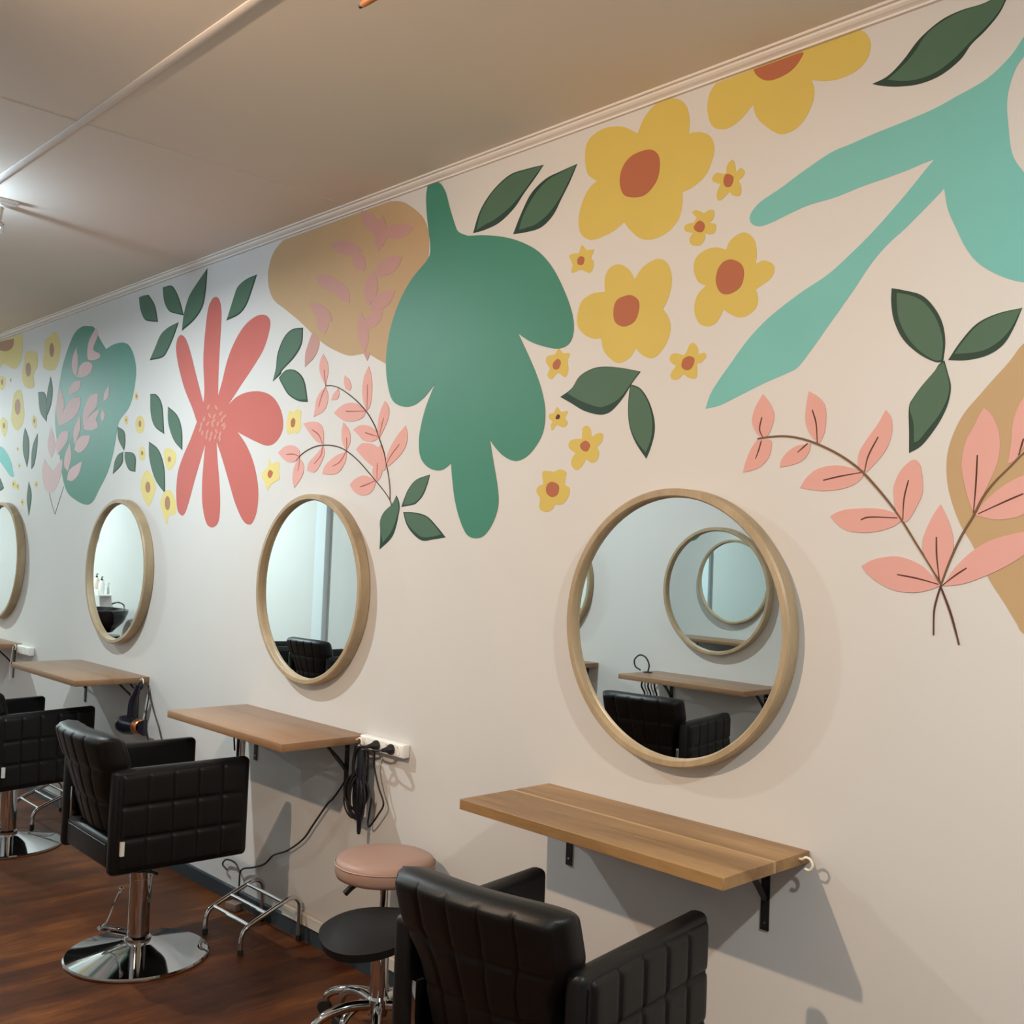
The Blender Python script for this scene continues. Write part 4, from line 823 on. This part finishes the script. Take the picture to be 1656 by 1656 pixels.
# ------------------------------------------------------------------ chrome footrests
def make_footrest():
    t = thing('footrest', '', 'footrest')
    yz = [(-.290, .012), (-.290, .055), (-.281, .086), (-.256, .108), (-.180, .140), (-.105, .170), (-.075, .179), (-.050, .176), (-.032, .158), (-.026, .130), (-.026, .012)]
    for x in (0, .29):
        MB().tube(spline([(x, y, z) for y, z in yz], 5), .0095, 10).build('side_rail', M['chrome'], t, 60)
        for y in (-.290, -.026):
            MB().lathe([(.0115, 0), (.0115, .022), (.0098, .024)], c=(x, y, 0), n=12).build('foot_cap', M['rubber'], t)
    for y, z in ((-.256, .108), (-.180, .140), (-.105, .170)):
        MB().tube([(0, y, z), (.29, y, z)], .0075, 10).build('rung', M['chrome'], t)
    return t
fr = make_footrest(); fr.location = (-4.0, 0, 0); tag(fr, 'chrome tube footrest below the shelf with hanging cords', 'footrest', 'chrome footrests')
f2 = copy_tree(fr); f2.location = (-6.29, .0, 0); tag(f2, 'chrome tube footrest below the shelf with the hair dryer', 'footrest', 'chrome footrests')

# ------------------------------------------------------------------ stools
def star_base(t, n, rad, hub_z, rot, tip_z=.085):
    for k in range(n):
        a = rot+2*PI*k/n; c, s = math.cos(a), math.sin(a)
        prf = [(.018, hub_z), (rad*.45, hub_z+.002), (rad*.80, hub_z-.25*(hub_z-tip_z)), (rad*.97, tip_z+.20*(hub_z-tip_z)), (rad, tip_z-.012)]
        sp = spline([(r_*c, r_*s, z) for r_, z in prf], 5)
        leg = MB().tube(sp, [.017-.005*i/len(sp) for i in range(len(sp))], 10).build('leg', M['chrome'], t, 60)
        m = MB().lathe([(.0001, -.012), (.022, -.012), (.026, -.006), (.026, .006), (.022, .012), (.0001, .012)], n=20, axis='y')
        cs = m.build('caster', M['rubber'], leg, 40)
        cs.location = ((rad+.004)*c, (rad+.004)*s, .0262); cs.rotation_euler = (0, 0, a)
        MB().tube([(rad*c, rad*s, tip_z), (rad*c, rad*s, .036)], .009, 8).build('caster_stem', M['black'], leg)
    MB().lathe([(.030, hub_z-.03), (.034, hub_z-.02), (.034, hub_z+.02), (.028, hub_z+.03)], n=24).build('hub', M['chrome'], t)
pk = thing('round_stool', 'stool with a round pink padded seat and black lever', 'stool', (-2.905, -.213, 0))
MB().lathe([(.0001, .494), (.155, .494), (.166, .499), (.171, .512), (.172, .530), (.170, .545), (.164, .556), (.150, .563), (.10, .567), (.0001, .569)], n=64).build('seat', M['pinkseat'], pk, 50)
MB().lathe([(.172, .540), (.1745, .5425), (.172, .545)], n=64, cap=False).build('seat_seam', M['pinkseat'], pk)
MB().lathe([(.014, .28), (.014, .470), (.060, .478), (.060, .495)], n=24).build('piston', M['chrome'], pk)
MB().lathe([(.026, .06), (.026, .29), (.015, .295)], n=24).build('gas_column', M['chrome'], pk)
MB().tube(spline([(-.03, -.02, .482), (-.075, -.035, .470), (-.11, -.055, .440), (-.125, -.075, .415)], 5), [.011]*16, 8).build('lift_lever', M['black'], pk)
star_base(pk, 5, .195, .095, math.radians(69.5), .062)
sd = thing('saddle_stool', 'stool with a black saddle-shaped seat on chrome star base', 'stool', (-2.705, -.372, 0), math.radians(45))
def saddle(u, v, top=True):
    a = 2*PI*u; r = v
    x = r*math.cos(a)*.195; y = r*math.sin(a)*.185*(1-.25*math.cos(a)*r)
    z = .452 - .034*(y/.17)**2 + .022*(x/.19)**2*(1 if x > 0 else -1.5)
    if top: return (x, y, z - .016*r**6)
    return (x*(1-.04), y*(1-.04), z - .052*(1-.30*r**4)-.006)
m_ = MB().grid(lambda u, v: saddle(u, v, True), 48, 14); m_.grid(lambda u, v: saddle(u, v, False), 48, 14, True)
vs_ = [saddle(i/48, 1, True) for i in range(49)]+[saddle(i/48, 1, False) for i in range(49)]
m_.add(vs_, [(i, i+1, 50+i, 49+i) for i in range(48)])
me = m_.mesh('seat', False)
bm = bmesh.new(); bm.from_mesh(me); bmesh.ops.remove_doubles(bm, verts=list(bm.verts), dist=.0004); bmesh.ops.recalc_face_normals(bm, faces=list(bm.faces)); bm.to_mesh(me); bm.free()
obj('seat', me, mat('matt_black_vinyl', srgb(20, 18, 17), 0.65, spec=0.25), sd, 60)
MB().rbox(-.07, .07, -.05, .05, .362, .402, .006, 2).build('seat_plate', M['black'], sd)
MB().lathe([(.022, .13), (.029, .135), (.029, .335), (.020, .340), (.020, .36)], n=28).build('gas_column', M['chrome'], sd, 35)
MB().tube(spline([(-.03, .02, .37), (-.10, .03, .36), (-.15, .035, .345)], 5), .006, 8).build('lift_lever', M['black'], sd)
star_base(sd, 5, .225, .170, math.radians(33.5-45))

# ------------------------------------------------------------------ power boards, plugs, cords
def power_board(x0, x1, z0, z1, lab):
    t = thing('power_board', lab, 'power board', ((x0+x1)/2, 0, (z0+z1)/2), 0, 'white power boards')
    hw, hh = (x1-x0)/2, (z1-z0)/2
    MB().rbox(-hw, hw, -.034, 0, -hh, hh, .006, 3).build('body', M['plastic'], t, 40)
    n = 4
    for k in range(n):
        cx = -hw+(k+.5)*2*hw/n
        MB().lathe([(.0001, -.0352), (.017, -.0352), (.0185, -.0340)], c=(cx, 0, 0), n=20, axis='y').build('socket', M['plastic'], t)
        MB().rbox(cx-.004, cx+.004, -.0375, -.033, hh-.013, hh-.006, .001, 1).build('switch', M['plastic'], t)
    return t
power_board(-3.335, -3.062, .846, .896, 'white power board with two black plugs beside a shelf end')
power_board(-7.165, -6.935, .846, .900, 'white power board with nothing plugged in, between two far shelves')
def cord(name, lab, pts, r, plug=None, cat='cord', group='black power cords', extra=()):
    t = thing(name, lab, cat, (0, 0, 0), 0, group)
    MB().tube(spline(pts, 6), r, 8).build('cable', M['cable'], t, 60)
    for e in extra: MB().tube(spline(e, 6), r, 8).build('cable', M['cable'], t, 60)
    if plug:
        x, z = plug
        MB().lathe([(.0001, -.0355), (.019, -.0355), (.020, -.040), (.018, -.048), (.012, -.056), (.0085, -.070), (.0065, -.080), (.0001, -.081)], c=(x, 0, z), n=20, axis='y').build('plug', M['cable'], t, 40)
    return t
cord('wall_cable', 'black cord looping down from the outer plug of the power board',
     [(-3.129, -.078, .872), (-3.150, -.085, .868), (-3.195, -.075, .862), (-3.214, -.05, .848), (-3.225, -.04, .791), (-3.199, -.035, .718), (-3.169, -.032, .663), (-3.197, -.032, .618), (-3.25, -.03, .562), (-3.264, -.03, .570), (-3.258, -.03, .605), (-3.247, -.03, .666)], .0035, (-3.129, .872))
cord('wall_cable', 'black cord from the inner plug to the cords on the shelf hook',
     [(-3.221, -.078, .872), (-3.245, -.085, .869), (-3.285, -.075, .855), (-3.316, -.062, .826), (-3.330, -.06, .773), (-3.322, -.06, .70)], .0045, (-3.221, .872),
     extra=[[(-3.300, -.055, .862), (-3.268, -.045, .845), (-3.266, -.04, .785), (-3.268, -.04, .705), (-3.27, -.04, .66)]])
cord('trailing_cord', 'long black cord trailing from the shelf bracket to the skirting',
     [(-3.47, -.10, .852), (-3.455, -.07, .80), (-3.425, -.04, .75), (-3.433, -.02, .709), (-3.512, -.02, .617), (-3.556, -.02, .582), (-3.649, -.02, .481), (-3.717, -.02, .409), (-3.831, -.02, .336), (-3.941, -.02, .29), (-4.006, -.02, .239), (-4.098, -.02, .201), (-4.182, -.02, .175), (-4.211, -.02, .149), (-4.214, -.02, .092), (-4.216, -.022, .03)], .004,
     extra=[[(-4.211, -.02, .150), (-4.258, -.02, .182), (-4.336, -.02, .179), (-4.37, -.02, .15), (-4.33, -.02, .135)]])
ad = thing('power_adapter', 'small brown power adapter lying on floor under the footrest', 'adapter', (-4.19, -.055, 0), math.radians(12))
MB().rbox(-.035, .035, -.022, .022, 0, .034, .005, 2).build('body', mat('brown_plastic', srgb(120, 98, 86), .5), ad)
MB().tube([(-.033, 0, .017), (-.05, .01, .017)], .005, 8).build('strain_relief', M['rubber'], ad)
# bundle hanging from the shelf hook: curling wand wrapped in its own cord
bn = thing('curling_wand', 'black curling wand wrapped in its coiled cord hanging from hook', 'curling wand', (-3.306, -.062, .87))
MB().lathe([(.0001, -.340), (.006, -.338), (.008, -.328), (.010, -.290), (.018, -.262), (.020, -.225), (.019, -.12), (.016, -.05), (.010, -.02), (.0001, -.015)], c=(.030, 0, 0), n=20).build('barrel', M['dplastic'], bn, 50)
for k in range(9):
    a = k*.71; w_ = .050+.012*math.sin(k*2.3); h_ = .075+.012*math.cos(k*1.7)
    pts = []
    for j in range(14):
        th = 2*PI*j/14
        pts.append((.008*math.sin(k)+w_*math.cos(th)*math.cos(a*.35-.8)+.004, w_*math.cos(th)*math.sin(a*.35-.8)*.55, -.195+h_*math.sin(th)+.012*math.cos(k*1.1)))
    MB().tube(spline(pts, 3, True), .0042, 7, closed=True).build('cord_loop', M['cable'], bn, 60)
for k, (dx, dy) in enumerate([(-.028, .004), (-.012, -.006), (.0, .006), (.012, .0), (.020, -.004)]):
    MB().tube(spline([(dx*.6+.002, dy, -.004-.004*k), (dx, dy, -.05), (dx*1.1, dy, -.10), (dx*.9, dy, -.16)], 5), .0052, 7).build('cord_strand', M['cable'], bn, 60)
MB().tube(spline([(-.045, 0, -.17), (-.075, 0, -.215), (-.065, 0, -.26), (-.030, 0, -.285), (.0, 0, -.285)], 5), .0035, 7).build('cord_strand', M['cable'], bn, 60)
# straightener hanging at the other end of that shelf
st = thing('hair_straightener', 'dark hair straightener hanging under the left bracket of the corded shelf', 'hair straightener', (-4.12, -.10, .855))
MB().rbox(-.018, .0, -.012, .012, -.17, -.01, .005, 2).build('arm', M['dplastic'], st); MB().rbox(.006, .024, -.012, .012, -.17, -.01, .005, 2).build('arm', M['satin'], st)
MB().tube(spline([(-.01, 0, -.01), (-.045, 0, -.012), (-.062, .0, -.07), (-.05, 0, -.15)], 5), .004, 8).build('cable', M['cable'], st)
# hair dryer on the third shelf
hd = thing('hair_dryer', 'black hair dryer with copper ring hanging nozzle sideways from shelf', 'hair dryer', (-5.225, -.085, .885))
MB().tube(spline([(.020, 0, -.012), (.0, 0, -.055), (-.03, 0, -.10), (-.04, 0, -.17), (-.045, 0, -.215)], 5), [.014+.010*min(1, i/12) for i in range(21)], 14).build('handle', M['dplastic'], hd, 60)
hb = MB().lathe([(.0001, -.205), (.020, -.204), (.036, -.195), (.046, -.170), (.050, -.13), (.048, -.08), (.042, -.03), (.036, .0)], c=(0, 0, 0), n=28, axis='x', cap=False).build('body', M['dplastic'], hd, 50)
hb.location = (.030, 0, -.225)
r1 = MB().lathe([(.0365, .0), (.039, .004), (.037, .045), (.032, .050), (.030, .050), (.030, .0)], n=28, axis='x', cap=False).build('ring', M['copper'], hd, 40); r1.location = (.030, 0, -.225)
nz = MB().add([(.048, -.022, -.022), (.048, .022, -.022), (.048, .022, .022), (.048, -.022, .022), (.095, -.010, -.040), (.095, .010, -.040), (.095, .010, .040), (.095, -.010, .040)], [(0, 1, 2, 3), (7, 6, 5, 4), (0, 4, 5, 1), (1, 5, 6, 2), (2, 6, 7, 3), (3, 7, 4, 0)]).build('nozzle', M['dplastic'], hd, 0); nz.location = (.030, 0, -.225)
for ob in (hb, r1, nz): ob.rotation_euler = (0, math.radians(-4), 0)
MB().tube(spline([(.018, 0, -.012), (.03, .01, .0), (.02, .02, -.03), (-.02, .01, -.05), (-.09, .005, -.02), (-.12, .01, .0)], 6), .0045, 8).build('cable', M['cable'], hd)
cord('wall_cable', 'thin grey cord hanging in a V beside the shelf with the dryer',
     [(-5.243, -.012, .862), (-5.235, -.012, .83), (-5.174, -.012, .739), (-5.093, -.012, .648), (-5.05, -.012, .56), (-5.10, -.012, .50), (-5.20, -.012, .56), (-5.262, -.012, .675), (-5.237, -.012, .80), (-5.245, -.014, .86)], .0032)
cord('wall_cable', 'pale cord dangling beside the farthest shelf and power board',
     [(-7.155, -.06, .885), (-7.20, -.05, .82), (-7.25, -.04, .74), (-7.27, -.03, .66)], .004)
COL.objects[-1].data.materials.clear() if COL.objects[-1].data else None
COL.objects[-1].data.materials.append(M['plastic'])

# ------------------------------------------------------------------ ceiling lights
def set_lamp(ld, rgb):
    m = max(max(rgb), 1e-6); ld.energy = m; ld.color = tuple(c/m for c in rgb)
M['bulb'] = emit('frosted_bulb', tuple(c/max(max(LAMP['glow']), 1e-6) for c in LAMP['glow']), max(LAMP['glow'])/(PI*.035**2))
PLACE = ['near', 'middle', 'far', 'basin']
for i, (x, key) in enumerate(MULTI):
    t = thing('ceiling_light', ['ceiling light bar at the near end over the painted frond', 'ceiling light bar with a clear glass cup above the corded shelf', 'ceiling light bar beyond the farthest mirror', 'ceiling light bar in the basin corner'][i], 'ceiling light', (x, -1.35, H), 0, 'ceiling light bars')
    MB().rbox(-.02, .02, -.22, .38, -.020, 0, .005, 2).build('bar', M['trim'], t)
    for k, (dx, y) in enumerate(((-.075, .325), (0, .0))):
        MB().lathe([(.013, -.082), (.017, -.076), (.024, -.022), (.026, -.019)], c=(dx, y, 0), n=20).build('lamp_holder', M['trim'], t)
        if dx: MB().rbox(dx, 0, y-.006, y+.006, -.020, -.008, .002, 1).build('side_arm', M['trim'], t)
        if k == 0:
            cup = MB().lathe([(.016, -.076), (.026, -.084), (.029, -.102), (.026, -.128), (.014, -.138), (.0001, -.139)], c=(dx, y, 0), n=24).build('glass_cup', M['clear'], t, 50)
            MB().lathe([(.0285, -.084), (.0310, -.088), (.0285, -.092)], c=(dx, y, 0), n=24, cap=False).build('cup_rim', M['chrome'], cup)
        else:
            MB().sphere((dx, y, -.112), .035, 18, 10).build('bulb_%s_offscreen' % PLACE[i], M['bulb'], t, 180)
    nm = 'ceiling_lamp_%s_offscreen' % PLACE[i]
    ld = bpy.data.lights.new(nm, 'AREA'); ld.shape = 'DISK'; ld.size = .07; set_lamp(ld, LAMP[key])
    lo = link(bpy.data.objects.new(nm, ld)); lo.parent = t; lo.location = (0, 0, -.150)
sp_ = SPOT
t = thing('track_spotlight', 'black track spotlight aimed at the mural wall', 'spotlight', (sp_['pos'][0], sp_['pos'][1], H))
MB().rbox(-.5, .5, -.016, .016, -.018, 0, .003, 1).build('track', M['black'], t)
MB().lathe([(.008, sp_['pos'][2]-H), (.008, -.018)], n=12).build('stem', M['black'], t)
dv = (Vector(sp_['aim'])-Vector(sp_['pos'])).normalized(); q = dv.to_track_quat('-Z', 'Y')
can = MB().lathe([(.0001, .13), (.038, .128), (.045, .115), (.047, 0.0), (.044, 0.0), (.042, .05), (.0001, .052)], n=28).build('can', M['black'], t, 40)
can.location = (0, 0, sp_['pos'][2]-H); can.rotation_mode = 'QUATERNION'; can.rotation_quaternion = q
ld = bpy.data.lights.new('spot_lamp_offscreen', 'SPOT'); set_lamp(ld, LAMP['warm']); ld.spot_size = math.radians(120); ld.spot_blend = .8; ld.shadow_soft_size = .03
lo = link(bpy.data.objects.new('spot_lamp_offscreen', ld)); lo.parent = can; lo.location = (0, 0, -.002)

# short turned wooden rod hung on cords, its end just in view at the top
t = thing('hanging_rod', 'short orange timber rod with a dark end hung on cords', 'rod', (POLE[0], POLE[1], H))
MB().tube([(.003, 0, -.43), (.010, 0, -.43), (.03, 0, -.43), (.32, 0, -.43)], [.0045, .0062, .0070, .0070], 14).build('shaft', M['wood3'], t, 60)
MB().lathe([(.0001, -.003), (.0035, -.002), (.0042, .004), (.0001, .005)], c=(0, 0, -.4315), n=12, axis='x').build('end_cap', M['black'], t)
for x in (.08, .27):
    MB().tube([(x, 0, -.425), (x, 0, 0)], .0012, 6).build('cord', M['cable'], t)

# ------------------------------------------------------------------ things by the plain wall that the mirrors show
wl = thing('wire_loop', 'black wire loop standing on the shelf of the plain wall', 'stand', (-4.19, YF+.16, .90))
MB().tube(spline([(0, 0, .0), (.01, 0, .05), (-.02, 0, .095), (-.07, 0, .105), (-.11, 0, .07), (-.10, 0, .03), (-.06, 0, .012)], 6), .005, 8).build('wire', M['cable'], wl)
MB().lathe([(.0001, 0), (.03, 0), (.028, .006), (.0001, .008)], n=20).build('foot', M['cable'], wl)
ck = thing('cable_coil', 'black and white cable coil hanging below the wire loop shelf', 'cable', (-4.16, YF+.17, .868))
for k in range(5):
    MB().tube(spline([(-.05+.022*k, 0, 0), (-.06+.026*k, .01, -.05), (-.04+.024*k, .0, -.10), (-.05+.026*k, .01, -.16), (-.03+.02*k, 0, -.21)], 5), .006, 7).build('strand', M['cable'] if k % 2 == 0 else M['plastic'], ck)
bs = thing('shampoo_basin', 'glossy black shampoo basin with seat by the plain wall', 'basin', (-12.2, YF+.40, 0))
MB().lathe([(.22, 0), (.24, .02), (.22, .30), (.26, .48), (.0001, .52)], n=28).build('pedestal', M['basin'], bs)
bw = MB().lathe([(.0001, .60), (.12, .61), (.22, .70), (.27, .80), (.29, .84), (.31, .84), (.31, .80), (.26, .68), (.16, .56), (.0001, .53)], n=40).build('bowl', M['basin'], bs, 50); bw.scale = (1.5, 1, .94)
MB().tube(spline([(.16, -.24, .78), (.16, -.24, .84), (.14, -.18, .87), (.10, -.12, .85)], 6), .010, 10).build('tap', M['chrome'], bs)
MB().rbox(-.28, .28, .36, .86, .30, .50, .04, 4).build('seat', M['vinyl'], bs, 50)
rk = thing('wall_rack', 'small white wall rack beside the shampoo basin', 'rack', (-12.98, YF, .90))
MB().rbox(-.18, .18, 0, .16, 0, .02, .003, 1).build('ledge', M['plastic'], rk); MB().rbox(-.18, .18, .15, .16, .02, .08, .003, 1).build('rail', M['plastic'], rk)
for dx, h, mm, lab in ((-.10, .20, 'cream_soap', 'cream pump bottle with black top on the white rack'), (.06, .17, 'plastic', 'white pump bottle with black top on the white rack')):
    b = thing('pump_bottle', lab, 'bottle', (-12.98+dx, YF+.075, .92), 0, 'bottles on the rack')
    MB().lathe([(.0001, 0), (.034, 0), (.036, .006), (.036, h-.03), (.014, h), (.0001, h)], n=20).build('body', M[mm], b, 40)
    MB().lathe([(.013, h-.001), (.013, h+.02), (.006, h+.022), (.006, h+.05), (.0001, h+.05)], n=14).build('pump', M['rubber'], b)
    MB().tube([(0, 0, h+.046), (.035, 0, h+.044)], .005, 8).build('spout', M['rubber'], b)
cl = thing('wall_clock', 'dark round wall clock above the basin rack', 'clock', (-13.45, YF, 1.72))
MB().lathe([(.0001, 0), (.19, 0), (.20, .012), (.20, .035), (.19, .04), (.185, .03), (.0001, .03)], n=48, axis='y').build('case', M['dplastic'], cl, 40)
for a, l in ((.6, .12), (2.4, .16)):
    MB().tube([(0, .033, 0), (l*math.sin(a), .033, l*math.cos(a))], .004, 6).build('hand', M['plastic'], cl)
